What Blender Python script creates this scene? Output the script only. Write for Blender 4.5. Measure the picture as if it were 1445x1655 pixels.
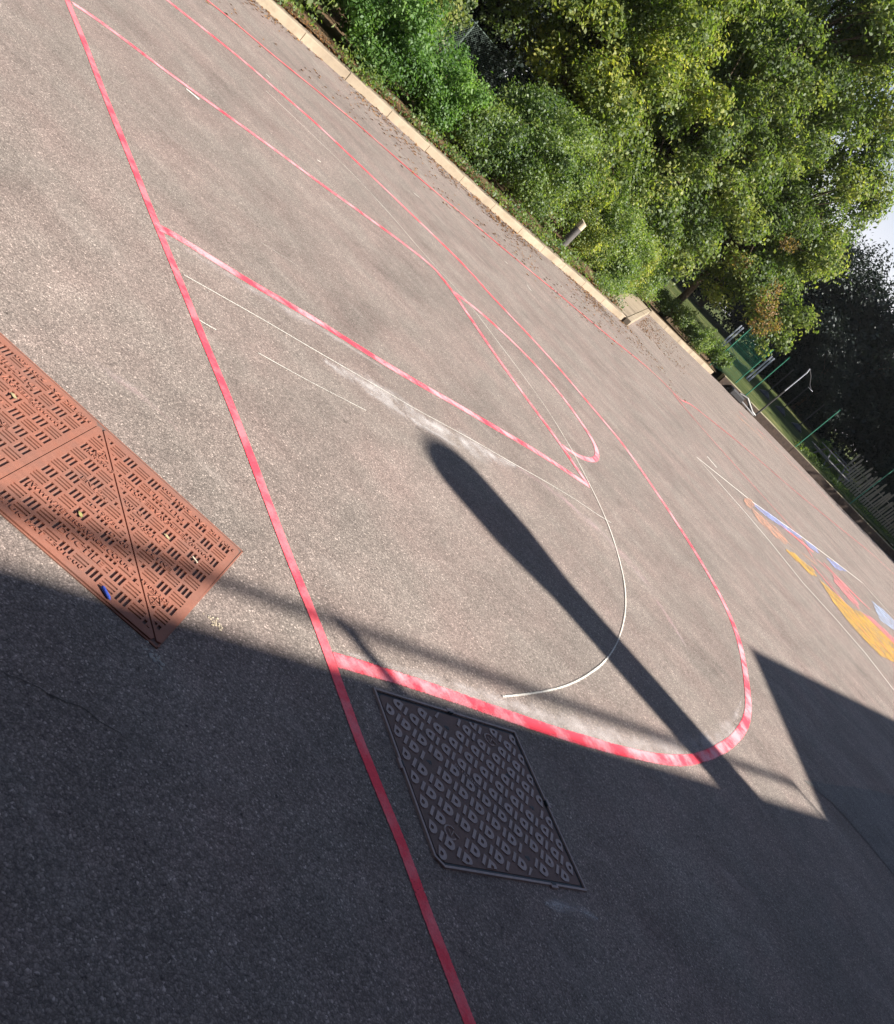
# Playground corner with red painted lines, duct covers, kerb and trees. Units are metres,
# the camera stands over the origin of the ground.
import bpy, bmesh, math, random
import numpy as np
from mathutils import Vector, Matrix, noise as mnoise

for o in list(bpy.data.objects): bpy.data.objects.remove(o)
sc = bpy.context.scene
COL = sc.collection
random.seed(4)
R = math.radians

# ------------------------------------------------------------------ camera
PITCH, ROLL, FPX, EYE = 0.34125, 0.819375, 1500.0, 1.5
cp, sp, cr, sr = math.cos(PITCH), math.sin(PITCH), math.cos(ROLL), math.sin(ROLL)
R0 = Vector((1, 0, 0)); U0 = Vector((0, sp, cp)); F0 = Vector((0, cp, -sp))
XR = cr*R0 + sr*U0
YU = -sr*R0 + cr*U0
cam = bpy.data.cameras.new('camera'); co = bpy.data.objects.new('camera', cam); COL.objects.link(co)
m = Matrix((XR, YU, -F0)).transposed().to_4x4(); m.translation = Vector((0, 0, EYE)); co.matrix_world = m
cam.sensor_fit = 'HORIZONTAL'; cam.sensor_width = 36; cam.lens = 36*FPX/1445
cam.clip_start = .05; cam.clip_end = 2000
sc.camera = co

# ------------------------------------------------------------------ light
SUN_AZ, SUN_EL = R(95.5), R(35)
SUNXY = Vector((math.sin(SUN_AZ), math.cos(SUN_AZ)))
TAN_EL = math.tan(SUN_EL)
w = bpy.data.worlds.new('World'); sc.world = w; w.use_nodes = True
nt = w.node_tree; nt.nodes.clear()
sky = nt.nodes.new('ShaderNodeTexSky'); sky.sky_type = 'NISHITA'; sky.sun_disc = False
sky.sun_elevation = SUN_EL; sky.sun_rotation = SUN_AZ; sky.air_density = 0.8; sky.dust_density = 0.6; sky.ozone_density = 1.0
bg = nt.nodes.new('ShaderNodeBackground'); bg.inputs[1].default_value = 0.05
out = nt.nodes.new('ShaderNodeOutputWorld'); 
# thin bright cloud over most of the sky
tc = nt.nodes.new('ShaderNodeTexCoord'); nz = nt.nodes.new('ShaderNodeTexNoise'); nz.inputs['Scale'].default_value = 2.2; nz.inputs['Detail'].default_value = 6
rp = nt.nodes.new('ShaderNodeValToRGB'); rp.color_ramp.elements[0].position = .58; rp.color_ramp.elements[1].position = .80
mxs = nt.nodes.new('ShaderNodeMix'); mxs.data_type = 'RGBA'
nt.links.new(tc.outputs['Generated'], nz.inputs['Vector']); nt.links.new(nz.outputs[0], rp.inputs[0]); 
# paler toward the horizon, as in hazy air
sxy = nt.nodes.new('ShaderNodeSeparateXYZ'); hz = nt.nodes.new('ShaderNodeMapRange'); hz.inputs[1].default_value = .30; hz.inputs[2].default_value = .10; hz.inputs[3].default_value = 0; hz.inputs[4].default_value = .9
nt.links.new(tc.outputs['Generated'], sxy.inputs[0]); nt.links.new(sxy.outputs[2], hz.inputs[0])
mxm = nt.nodes.new('ShaderNodeMath'); mxm.operation = 'MAXIMUM'; nt.links.new(rp.outputs[0], mxm.inputs[0]); nt.links.new(hz.outputs[0], mxm.inputs[1]); nt.links.new(mxm.outputs[0], mxs.inputs[0])
nt.links.new(sky.outputs[0], mxs.inputs[6]); mxs.inputs[7].default_value = (8.5, 8.2, 8.4, 1)
nt.links.new(mxs.outputs[2], bg.inputs[0]); nt.links.new(bg.outputs[0], out.inputs[0])
sl = bpy.data.lights.new('sun', 'SUN'); sl.energy = 5.0; sl.angle = R(.53); sl.color = (1, .92, .82)
so = bpy.data.objects.new('sun', sl); COL.objects.link(so)
sd = Vector((math.cos(SUN_EL)*SUNXY.x, math.cos(SUN_EL)*SUNXY.y, math.sin(SUN_EL)))
so.rotation_euler = sd.to_track_quat('Z', 'Y').to_euler(); so.location = (30, 0, 30)
sc.view_settings.view_transform = 'Standard'; sc.view_settings.look = 'None'
sc.view_settings.exposure = 1.45; sc.view_settings.gamma = 1; sc.view_settings.use_curve_mapping = False
sc.render.engine = 'CYCLES'
sc.cycles.transparent_max_bounces = 24

# ------------------------------------------------------------------ traced ground marks (world metres)
LINES = {
  'base': [(-4.229, 5.806), (-3.9, 5.527), (-3.625, 5.341), (-3.287, 5.076), (-2.946, 4.808), (-2.64, 4.577), (-2.326, 4.345), (-1.993, 4.084), (-1.876, 4.001), (-1.654, 3.833), (-1.607, 3.797), (-1.34, 3.602), (-1.197, 3.485), (-1.011, 3.362), (-0.829, 3.216), (-0.7, 3.12), (-0.48, 2.943), (-0.251, 2.757), (-0.132, 2.676), (-0.035, 2.601), (0.052, 2.537), (0.188, 2.42), (0.307, 2.315), (0.447, 2.217), (0.564, 2.132), (0.654, 2.059), (0.718, 1.999), (0.827, 1.921), (0.935, 1.831), (1.019, 1.768)],
  'second': [(-3.897, 5.586), (-3.832, 5.779), (-3.697, 5.906), (-3.573, 6.059), (-3.417, 6.27), (-3.276, 6.466), (-3.146, 6.671), (-2.987, 6.891), (-2.975, 6.921), (-2.734, 7.248), (-2.552, 7.449), (-2.385, 7.767), (-2.172, 8.038), (-1.839, 8.519), (-1.697, 8.548), (-1.641, 8.501), (-1.483, 8.464), (-1.339, 8.359)],
  'brA': [(-1.339, 8.359), (-1.156, 8.2), (-0.847, 7.95), (-0.514, 7.722), (-0.198, 7.505), (0.062, 7.394), (0.233, 7.272), (0.427, 7.112), (0.587, 6.998)],
  'brB': [(-1.416, 8.444), (-1.229, 8.725), (-0.967, 8.851), (-0.699, 8.98), (-0.423, 8.999), (-0.181, 8.938), (0.039, 8.838), (0.241, 8.668), (0.413, 8.5), (0.493, 8.354), (0.536, 8.157), (0.546, 7.968), (0.527, 7.778), (0.425, 7.507), (0.338, 7.39), (0.249, 7.3)],
  'third': [(-1.864, 3.984), (-1.845, 4.064), (-1.742, 4.148), (-1.629, 4.3), (-1.501, 4.421), (-1.382, 4.605), (-1.245, 4.788), (-1.072, 4.972), (-0.886, 5.168), (-0.702, 5.416), (-0.528, 5.641), (-0.503, 5.695), (-0.323, 5.917), (-0.13, 6.156), (0.07, 6.451), (0.304, 6.691), (0.503, 6.895), (0.588, 6.989)],
  'loop': [(-4.917, 7.889), (-4.862, 7.939), (-4.641, 8.307), (-4.449, 8.608), (-4.192, 8.847), (-4.166, 8.819), (-3.966, 9.014), (-3.784, 9.264), (-3.489, 9.331), (-3.238, 9.498), (-2.932, 9.569), (-2.602, 9.759), (-2.219, 9.848), (-1.899, 10.041), (-1.532, 10.008), (-1.496, 9.924), (-1.169, 9.953), (-0.866, 9.977), (-0.562, 10.001), (-0.179, 9.907), (0.144, 9.803), (0.434, 9.696), (0.656, 9.66), (0.89, 9.465), (1.12, 9.203), (1.469, 8.85), (1.768, 8.451), (1.95, 8.148), (2.078, 7.925), (2.204, 7.599), (2.312, 7.175), (2.307, 6.646), (2.303, 6.185), (2.292, 5.905), (2.231, 5.565), (2.103, 5.158), (1.937, 4.767), (1.767, 4.421), (1.633, 4.194), (1.449, 3.949), (1.282, 3.756), (1.078, 3.532), (0.969, 3.413), (0.834, 3.277), (0.667, 3.112), (0.514, 2.962), (0.373, 2.823), (0.245, 2.69), (0.131, 2.56), (0.098, 2.525)],
  'outer': [(-5.551, 9.443), (-5.49, 9.513), (-5.318, 9.899), (-5.016, 10.158), (-5.04, 10.212), (-4.798, 10.478), (-4.583, 10.969), (-4.277, 11.364), (-3.949, 11.787), (-3.568, 12.07), (-3.233, 12.534), (-2.872, 13.033), (-2.482, 13.572), (-2.06, 14.156), (-1.554, 14.806), (-1.541, 14.985), (-1.131, 15.484), (-0.694, 16.016), (-0.302, 16.557), (0.177, 17.377), (0.55, 17.98), (0.958, 18.381), (1.294, 18.257), (1.528, 18.562)],
  'farA': [(1.528, 18.562), (1.721, 19.547), (2.083, 20.002), (2.638, 20.879), (3.387, 22.264), (4.151, 22.994), (5.025, 24.216), (5.914, 25.078), (7.078, 27.085), (7.829, 27.994), (9.048, 29.763), (10.64, 32.555), (11.44, 33.016), (12.239, 33.831)],
  'farB': [(1.294, 18.257), (1.58, 17.855), (1.949, 17.747), (2.489, 17.466), (2.936, 17.395), (3.381, 17.326), (3.822, 17.256), (4.259, 17.187), (4.693, 17.119), (4.808, 16.245)],
  'drA': [(4.808, 16.245), (5.235, 16.767), (5.683, 16.916), (5.98, 16.439), (6.369, 16.38), (6.868, 16.32), (7.295, 16.49)],
  'drB': [(4.772, 16.05), (4.959, 15.413), (5.289, 14.869), (5.603, 14.657)],
  'wtri': [(8.826, 21.15), (8.073, 20.25), (7.687, 20.427), (7.154, 20.497), (6.238, 19.349), (4.769, 17.424), (3.223, 15.207), (2.427, 14.321), (1.887, 13.719), (2.391, 13.585), (2.886, 13.455), (3.39, 13.202), (3.969, 12.743), (4.588, 12.67), (5.134, 12.47), (5.549, 12.018), (5.719, 11.877)],
  'wdash': [(2.141, 14.867), (2.358, 14.771)],
  'warc': [(-3.931, 8.445), (-3.435, 8.641), (-2.917, 8.846), (-2.473, 8.845), (-1.871, 8.601), (-1.805, 8.679), (-1.456, 8.665), (-1.187, 8.592), (-0.819, 8.329), (-0.442, 8.147), (-0.069, 7.916), (0.27, 7.533), (0.492, 7.218), (0.584, 7.046), (0.772, 6.78), (0.898, 6.486), (1.012, 6.164), (1.132, 5.728), (1.166, 5.353), (1.161, 4.803), (1.097, 4.415), (1.01, 4.077), (0.928, 3.821), (0.864, 3.66), (0.749, 3.408), (0.663, 3.239)],
  'wlong': [(-1.557, 3.812), (-1.432, 3.967), (-1.256, 4.198), (-1.065, 4.4), (-0.934, 4.554), (-0.765, 4.775), (-0.559, 4.966), (-0.412, 5.194), (-0.206, 5.461), (0.029, 5.724), (0.279, 6.044), (0.555, 6.399), (0.753, 6.503), (0.877, 6.676)],
  'wdot': [(-1.085, 3.826), (-0.901, 4.019), (-0.644, 4.365)],
  'wfaint': [(-2.019, 4.729), (-1.845, 5.014), (-1.686, 5.214), (-1.434, 5.52)],
  'wtop': [(-4.215, 6.315), (-4.095, 6.488), (-3.924, 6.789), (-3.618, 7.016), (-3.49, 7.039)],
  'wstub': [(-1.292, 3.587), (-1.234, 3.65)],
  'wblob': [(-3.347, 6.233), (-3.262, 6.295)],
  'wd1': [(-2.985, 10.954), (-2.924, 11.043)],
  'wd2': [(-1.969, 12.914), (-1.921, 12.987)],
  'wd3': [(-1.523, 12.934), (-1.409, 12.817)],
  'wd4': [(-2.982, 7.96), (-2.967, 8.011)],
  'wd5': [(-4.322, 9.068), (-4.279, 9.088)],
  'inner': [(-2.941, 6.866), (-2.918, 6.992)],
}
PATCHES = {
  'blue_a': [(3.243, 15.214), (3.733, 15.987), (4.324, 16.757), (4.791, 17.432), (4.642, 16.925), (4.045, 15.961), (3.565, 15.231), (3.239, 14.915)],
  'blue_b': [(4.755, 17.292), (5.235, 18.026), (5.238, 17.588), (4.864, 17.0)],
  'blue_c': [(5.513, 18.125), (6.086, 19.092), (6.441, 19.502), (5.778, 17.951)],
  'blue_d': [(7.03, 18.974), (7.542, 19.582), (7.976, 19.743), (7.521, 18.272), (6.821, 17.396)],
  'orange': [(3.078, 14.44), (3.354, 14.679), (3.778, 15.131), (3.993, 15.017), (3.88, 14.422), (3.567, 14.066), (3.199, 13.888)],
  'orange_b': [(2.954, 14.588), (3.193, 15.283), (3.256, 15.084), (3.056, 14.208), (2.941, 14.101)],
  'yellow_a': [(3.784, 13.929), (4.087, 14.483), (4.3, 14.576), (4.575, 14.891), (4.576, 14.507), (4.322, 13.998), (4.17, 14.026), (3.959, 13.895)],
  'yellow_b': [(4.633, 14.524), (5.053, 14.799), (5.489, 15.085), (5.96, 15.894), (6.358, 16.195), (6.934, 16.377), (6.326, 14.353), (5.712, 13.511), (5.351, 13.415), (5.062, 13.465), (4.798, 13.788)],
  'red_a': [(5.413, 16.729), (5.773, 16.946), (6.005, 16.541), (5.869, 15.813), (5.578, 15.775), (5.305, 16.041)],
  'red_b': [(5.872, 15.78), (6.425, 16.582), (7.127, 17.0), (6.926, 16.284), (6.304, 16.001)],
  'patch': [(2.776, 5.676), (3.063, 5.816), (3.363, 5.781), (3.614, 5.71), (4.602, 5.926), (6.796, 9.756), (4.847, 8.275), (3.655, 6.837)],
}

# ------------------------------------------------------------------ helpers
def tag(o, label=None, cat=None, group=None, kind=None):
    if label: o['label'] = label
    if cat: o['category'] = cat
    if group: o['group'] = group
    if kind: o['kind'] = kind
    return o

def empty(name, loc=(0, 0, 0), rz=0):
    o = bpy.data.objects.new(name, None); COL.objects.link(o)
    o.location = loc; o.rotation_euler = (0, 0, rz); o.empty_display_size = .1
    return o

def link(name, me, mat=None, parent=None):
    o = bpy.data.objects.new(name, me); COL.objects.link(o)
    if mat and not me.materials: me.materials.append(mat)
    if parent: o.parent = parent
    return o

def copy_tree(o, parent=None):
    c = o.copy(); COL.objects.link(c); c.parent = parent
    for ch in list(o.children): copy_tree(ch, c)
    return c

def pydata(name, v, f, mat=None, parent=None, smooth=False):
    me = bpy.data.meshes.new(name); me.from_pydata(v, [], f); me.update()
    if smooth: me.shade_smooth()
    return link(name, me, mat, parent)

class MB:
    def __init__(s): s.v = []; s.f = []
    def add(s, v, f):
        n = len(s.v); s.v += [tuple(a) for a in v]; s.f += [tuple(n+i for i in q) for q in f]
    def box(s, c, d, rz=0, tilt=None):
        x, y, z = [a/2 for a in d]
        P = [Vector((sx*x, sy*y, sz*z)) for sz in (-1, 1) for sx, sy in ((-1, -1), (1, -1), (1, 1), (-1, 1))]
        M = Matrix.Rotation(rz, 3, 'Z')
        if tilt: M = M @ Matrix.Rotation(tilt[0], 3, 'X') @ Matrix.Rotation(tilt[1], 3, 'Y')
        s.add([M @ p + Vector(c) for p in P], [(3, 2, 1, 0), (4, 5, 6, 7), (0, 1, 5, 4), (1, 2, 6, 5), (2, 3, 7, 6), (3, 0, 4, 7)])
        return s
    def tube(s, pts, rad, n=8, cap=True):
        pts = [Vector(p) for p in pts]
        if not hasattr(rad, '__len__'): rad = [rad]*len(pts)
        rings = []
        for i, p in enumerate(pts):
            t = (pts[min(i+1, len(pts)-1)] - pts[max(i-1, 0)]).normalized()
            a = t.orthogonal().normalized(); b = t.cross(a)
            if i and False: pass
            rings.append([p + rad[i]*(math.cos(2*math.pi*k/n)*a + math.sin(2*math.pi*k/n)*b) for k in range(n)])
        # keep rings aligned
        for i in range(1, len(rings)):
            k0 = min(range(n), key=lambda k: (rings[i][k]-pts[i]-(rings[i-1][0]-pts[i-1])).length)
            rings[i] = rings[i][k0:]+rings[i][:k0]
        v = [q for r in rings for q in r]; f = []
        for i in range(len(pts)-1):
            for k in range(n):
                f.append((i*n+k, i*n+(k+1) % n, (i+1)*n+(k+1) % n, (i+1)*n+k))
        if cap: f += [tuple(range(n-1, -1, -1)), tuple((len(pts)-1)*n+k for k in range(n))]
        s.add(v, f); return s
    def build(s, name, mat, parent=None, smooth=False, bevel=0):
        me = bpy.data.meshes.new(name); me.from_pydata(s.v, [], s.f); me.update()
        if bevel:
            bm = bmesh.new(); bm.from_mesh(me)
            bmesh.ops.bevel(bm, geom=bm.edges[:], offset=bevel, segments=1, affect='EDGES', profile=.5)
            bm.to_mesh(me); bm.free()
        if smooth: me.shade_smooth()
        return link(name, me, mat, parent)

def catmull(p, n=6):
    p = [Vector(q) for q in p]; o = []
    # light smoothing of hand tracing
    for _ in range(1):
        p = [p[0]]+[(p[i-1]+p[i]*2+p[i+1])/4 for i in range(1, len(p)-1)]+[p[-1]]
    for i in range(len(p)-1):
        a = p[max(i-1, 0)]; b = p[i]; c = p[i+1]; d = p[min(i+2, len(p)-1)]
        for k in range(n):
            t = k/n
            o.append(.5*((2*b)+(c-a)*t+(2*a-5*b+4*c-d)*t*t+(3*b-a-3*c+d)*t**3))
    o.append(p[-1]); return o

# ------------------------------------------------------------------ materials
class N:
    """small node-tree helper"""
    def __init__(s, name):
        s.m = bpy.data.materials.new(name); s.m.use_nodes = True; s.t = s.m.node_tree; s.t.nodes.clear()
        s.o = s.t.nodes.new('ShaderNodeOutputMaterial')
    def n(s, typ, ins=None, **kw):
        d = s.t.nodes.new('ShaderNode'+typ)
        for k, v in kw.items(): setattr(d, k, v)
        for k, v in (ins or {}).items(): s.set(d.inputs[k], v)
        return d
    def set(s, i, v):
        if hasattr(v, 'node'): s.t.links.new(v, i)
        elif isinstance(v, bpy.types.Node): s.t.links.new(v.outputs[0], i)
        else:
            if hasattr(i.default_value, '__len__') and not hasattr(v, '__len__'): v = (v,)*len(i.default_value)
            if hasattr(i.default_value, '__len__') and len(i.default_value) == 4 and len(v) == 3: v = (*v, 1)
            i.default_value = v
    def math(s, op, a, b=0, c=None, clamp=False):
        d = s.n('Math', operation=op, use_clamp=clamp); s.set(d.inputs[0], a); s.set(d.inputs[1], b)
        if c is not None: s.set(d.inputs[2], c)
        return d.outputs[0]
    def ramp(s, v, stops, interp='LINEAR'):
        d = s.n('ValToRGB'); s.set(d.inputs[0], v); r = d.color_ramp; r.interpolation = interp
        while len(r.elements) < len(stops): r.elements.new(.5)
        for e, (p, c) in zip(r.elements, stops):
            e.position = p; e.color = (*c, 1) if hasattr(c, '__len__') else (c, c, c, 1)
        return d.outputs[0]
    def mix(s, f, a, b, blend='MIX'):
        d = s.n('Mix', data_type='RGBA', blend_type=blend); s.set(d.inputs[0], f); s.set(d.inputs[6], a); s.set(d.inputs[7], b)
        return d.outputs[2]
    def noise(s, scale, detail=3, rough=.5, vec=None, dist=0):
        d = s.n('TexNoise'); d.inputs['Scale'].default_value = scale; d.inputs['Detail'].default_value = detail
        d.inputs['Roughness'].default_value = rough; d.inputs['Distortion'].default_value = dist
        s.set(d.inputs['Vector'], vec if vec is not None else s.pos); return d.outputs[0]
    def vor(s, scale, feature='F1', out='Distance', vec=None, rnd=1):
        d = s.n('TexVoronoi', feature=feature); d.inputs['Scale'].default_value = scale; d.inputs['Randomness'].default_value = rnd
        s.set(d.inputs['Vector'], vec if vec is not None else s.pos); return d.outputs[out]
    @property
    def pos(s):
        if not hasattr(s, '_p'): s._p = s.n('NewGeometry').outputs['Position']
        return s._p
    def bsdf(s, col, rough=.8, spec=.3, bump=None, bs=.5, bd=.01, metal=0):
        b = s.n('BsdfPrincipled'); s.set(b.inputs['Base Color'], col); s.set(b.inputs['Roughness'], rough)
        s.set(b.inputs['Specular IOR Level'], spec); s.set(b.inputs['Metallic'], metal)
        if bump is not None:
            u = s.n('Bump'); u.inputs['Strength'].default_value = bs; u.inputs['Distance'].default_value = bd
            s.set(u.inputs['Height'], bump); s.set(b.inputs['Normal'], u.outputs[0])
        return b
    def done(s, sh): s.t.links.new(sh.outputs[0] if isinstance(sh, bpy.types.Node) else sh, s.o.inputs[0]); return s.m

def asphalt(name, lo, hi, warm, fine=1.0):
    a = N(name)
    warp = a.n('VectorMath', operation='ADD', ins={0: a.pos, 1: a.n('VectorMath', operation='SCALE', ins={0: a.n('TexNoise', ins={'Vector': a.pos, 'Scale': 90}).outputs[1], 'Scale': .012})}).outputs[0]
    rnd = a.vor(185*fine, out='Color', vec=warp); dst = a.vor(185*fine, vec=warp)
    sep = a.n('SeparateColor', ins={0: rnd})
    stone = a.ramp(sep.outputs[0], [(0, lo), (.45, tuple((x*.6+y*.4) for x, y in zip(lo, hi))), (.85, hi), (.95, tuple(x*1.1 for x in hi)), (1, tuple(min(.8, x*1.75) for x in hi))])
    edge = a.ramp(dst, [(.25, 1), (.75, .66)])
    c = a.mix(1, stone, edge, 'MULTIPLY')
    # binder tone, pinkish weathering and broad patches
    big = a.ramp(a.noise(.9, 6, .65), [(.3, .82), (.7, 1.12)])
    c = a.mix(1, c, big, 'MULTIPLY')
    mid = a.ramp(a.noise(7, 5, .7), [(.3, .86), (.7, 1.1)])
    c = a.mix(1, c, mid, 'MULTIPLY')
    pk = a.ramp(a.noise(1.7, 4, .6), [(.38, 0), (.68, 1)])
    c = a.mix(a.math('MULTIPLY', pk, .55), c, a.mix(1, c, warm, 'MULTIPLY'))
    band = a.n('Mapping', ins={'Vector': a.pos, 'Rotation': (0, 0, R(-38)), 'Scale': (.6, 1.8, 1)}).outputs[0]
    c = a.mix(1, c, a.ramp(a.noise(1.6, 5, .62, vec=band), [(.36, .90), (.5, 1), (.66, 1.08)]), 'MULTIPLY')
    dusty = a.ramp(a.noise(2.3, 6, .7, vec=band), [(.60, 0), (.78, .45)])
    c = a.mix(dusty, c, (.42, .37, .34))
    pits = a.ramp(a.noise(46, 3, .6), [(.27, .45), (.38, 1)])
    c = a.mix(1, c, pits, 'MULTIPLY')
    drk = a.ramp(a.noise(.55, 4, .6, dist=1.2), [(.56, 1), (.70, .80)])
    c = a.mix(1, c, drk, 'MULTIPLY')
    gum = a.vor(3.1, vec=a.pos); c = a.mix(1, c, a.ramp(gum, [(.035, .72), (.06, 1)]), 'MULTIPLY')
    stain = a.ramp(a.noise(2.1, 5, .7, dist=2.0), [(.66, 1), (.76, .86)]); c = a.mix(1, c, stain, 'MULTIPLY')
    h = a.math('ADD', a.math('MULTIPLY', a.math('SUBTRACT', 1, dst), .8), a.math('MULTIPLY', sep.outputs[1], .7))
    h = a.math('ADD', h, a.math('MULTIPLY', a.noise(60, 3), 1.2))
    return a.done(a.bsdf(c, .85, .25, h, .6, .003))

M = {}
M['asphalt'] = asphalt('asphalt', (.180, .155, .140), (.335, .288, .258), (1.08, .92, .93))
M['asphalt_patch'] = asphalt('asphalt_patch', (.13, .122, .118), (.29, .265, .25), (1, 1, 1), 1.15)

def paint(name, c1, c2, cover=.5, worn=.5, soft=.35, grain=220, patch=2.2, wear_noise=0.0, off=.98, slope=5, cap=1):
    """thin paint or chalk on stone: UV.y runs across the stroke, 0..1"""
    a = N(name)
    uv = a.n('UVMap').outputs[0]; sx = a.n('SeparateXYZ', ins={0: uv})
    d = a.math('ABSOLUTE', a.math('SUBTRACT', sx.outputs[1], .5)); d = a.math('MULTIPLY', d, 2)      # 0 centre, 1 edge
    edge = a.math('DIVIDE', a.math('SUBTRACT', 1, d), soft, clamp=True)
    g = a.noise(grain, 3, .6)
    g2 = a.vor(150, vec=a.pos)
    gg = a.math('ADD', a.math('MULTIPLY', g, .75), a.math('MULTIPLY', a.math('SUBTRACT', 1, g2), .3))
    pt = a.ramp(a.noise(patch, 4, .65), [(.35, 0), (.65, 1)])
    lev = a.math('ADD', cover, a.math('MULTIPLY', a.math('SUBTRACT', pt, .5), wear_noise))
    thr = a.math('MULTIPLY', edge, lev)                       # how much is covered
    al = a.math('MULTIPLY', a.math('SUBTRACT', a.math('ADD', thr, gg), off), slope, clamp=True)
    if cap < 1: al = a.math('MULTIPLY', al, cap)
    w2 = a.ramp(a.noise(patch*1.7, 5, .7, vec=a.n('VectorMath', operation='ADD', ins={0: a.pos, 1: (7, 3, 1)}).outputs[0]), [(.42, 0), (.60, 1)])
    col = a.mix(a.math('MULTIPLY', w2, worn), c1, c2)
    fine = a.ramp(g, [(.3, .85), (.7, 1.08)])
    col = a.mix(1, col, fine, 'MULTIPLY')
    b = a.bsdf(col, .7, .3, gg, .4, .0015)
    tr = a.n('BsdfTransparent'); mx = a.n('MixShader', ins={0: al, 1: tr, 2: b})
    return a.done(mx)

RED = (.92, .068, .105); PALE = (.88, .42, .46)
M['red_solid'] = paint('red_paint', RED, (.90, .24, .27), .84, .7, .24, wear_noise=.2, patch=4)
M['red_worn'] = paint('red_paint_worn', RED, PALE, .80, .85, .40, wear_noise=.25, patch=2.6)
M['red_far'] = paint('red_paint_far', (.78, .07, .10), (.80, .33, .34), .82, .8, .5, wear_noise=.3, patch=1.4)
M['chalk_orange'] = paint('orange_chalk_rub', (.66, .34, .22), (.66, .45, .34), .60, .8, .9, wear_noise=.6, patch=1.6, off=.9, slope=2, cap=.8)
M['chalk_red'] = paint('red_chalk', (.74, .16, .18), (.74, .35, .34), .66, .8, .9, wear_noise=.45, patch=1.1)
M['chalk_white'] = paint('white_chalk', (.72, .70, .64), (.58, .55, .50), .82, .6, 1, wear_noise=.22, patch=3)
M['chalk_faint'] = paint('faint_chalk', (.62, .60, .54), (.55, .53, .48), .55, .6, 1, wear_noise=.4, patch=3)
M['white_line'] = paint('white_paint', (.78, .76, .70), (.7, .66, .6), .85, .5, .4, wear_noise=.2)
M['dust'] = paint('chalk_dust', (.66, .63, .62), (.6, .57, .56), .62, .5, 1, wear_noise=.55, patch=6, off=.84, slope=1.35, cap=.85)
M['dust_soft'] = paint('paint_dust', (.62, .57, .56), (.58, .52, .51), .58, .5, 1, wear_noise=.5, patch=6, off=.80, slope=1.4, cap=.6)
M['dust_pink'] = paint('paint_overspray', (.62, .42, .43), (.62, .56, .55), .52, .7, 1, wear_noise=.55, patch=5, off=.86, slope=1.5, cap=.6)

def chalk_area(name, c1, c2, cover):
    a = N(name)
    st = a.n('Mapping', ins={'Vector': a.pos, 'Rotation': (0, 0, R(20)), 'Scale': (1, 6, 1)}).outputs[0]
    g = a.math('ADD', a.math('MULTIPLY', a.noise(7, 7, .8, vec=st), 1.15), a.math('MULTIPLY', a.noise(70, 3), .3))
    nn_ = a.ramp(a.noise(3.2, 7, .75, vec=st), [(.38, 0), (.58, 1)])
    fg = a.math('MULTIPLY', a.math('SUBTRACT', a.noise(60, 3, .7), .5), .9)
    al = a.math('MULTIPLY', a.math('SUBTRACT', a.math('ADD', a.math('ADD', cover, fg), a.math('MULTIPLY', nn_, .9)), .68), 2.0, clamp=True)
    al = a.math('MULTIPLY', al, .86)
    col = a.mix(a.noise(3, 4), c1, c2)
    b = a.bsdf(col, .9, .1)
    return a.done(a.n('MixShader', ins={0: al, 1: a.n('BsdfTransparent'), 2: b}))
M['c_blue'] = chalk_area('blue_chalk', (.22, .27, .62), (.42, .50, .78), .36)
M['c_sky'] = chalk_area('pale_blue_chalk', (.35, .48, .72), (.5, .58, .75), .36)
M['c_orange'] = chalk_area('orange_chalk', (.68, .33, .21), (.62, .38, .29), .32)
M['c_yellow'] = chalk_area('yellow_chalk', (.60, .35, .06), (.60, .38, .10), .42)
M['c_red'] = chalk_area('pink_red_chalk', (.78, .18, .22), (.75, .32, .33), .34)

def simple(name, c1, c2, scale=20, rough=.8, spec=.3, bs=.3, bd=.004, metal=0, dirt=None):
    a = N(name); obj = a.n('TexCoord').outputs['Object']
    c = a.mix(a.ramp(a.noise(scale, 5, .65), [(.3, 0), (.7, 1)]), c1, c2)
    if dirt: c = a.mix(a.ramp(a.noise(scale*.25, 5, .7), [(.5, 0), (.7, .8)]), c, dirt)
    return a.done(a.bsdf(c, rough, spec, a.noise(scale*4, 4, .6), bs, bd, metal))
M['kerb'] = simple('kerb_concrete', (.25, .205, .150), (.36, .30, .225), 6, .9, .2, .6, .008, dirt=(.17, .135, .10))
M['pad'] = simple('pad_concrete', (.24, .195, .145), (.33, .275, .21), 5, .9, .2, .6, .008, dirt=(.15, .12, .085))
M['soil'] = simple('soil', (.09, .06, .035), (.17, .115, .07), 12, 1, .1, 1, .02, dirt=(.05, .04, .025))
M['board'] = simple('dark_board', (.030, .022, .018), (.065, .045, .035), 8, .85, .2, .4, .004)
M['coping'] = simple('mossy_coping', (.22, .20, .13), (.30, .27, .19), 10, .9, .2, .5, .004, dirt=(.12, .13, .06))
M['bark'] = simple('bark', (.06, .045, .03), (.13, .10, .07), 14, .95, .2, 1, .02)
M['twig'] = simple('twig', (.16, .10, .07), (.25, .17, .12), 14, .95, .2, .5, .01)
M['green_metal'] = simple('green_metal', (.015, .13, .085), (.02, .17, .11), 20, .45, .5, .1, .001)
M['grey_metal'] = simple('galvanised', (.36, .40, .46), (.46, .50, .56), 20, .5, .5, .1, .001, .3)
M['black_plastic'] = simple('black_plastic', (.012, .012, .014), (.03, .03, .033), 20, .45, .5, .1, .001)
M['picket'] = simple('weathered_wood', (.22, .20, .15), (.36, .33, .26), 12, .85, .2, .5, .004, dirt=(.12, .15, .06))
M['bollard'] = simple('bollard_wood', (.075, .07, .07), (.12, .112, .11), 25, .8, .3, .5, .004)
M['bollard_top'] = simple('bollard_lit_top', (.40, .34, .25), (.48, .41, .31), 25, .8, .3, .3, .003)  # paler than the post, carrying sunlight on the sloped top in its colour
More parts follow.
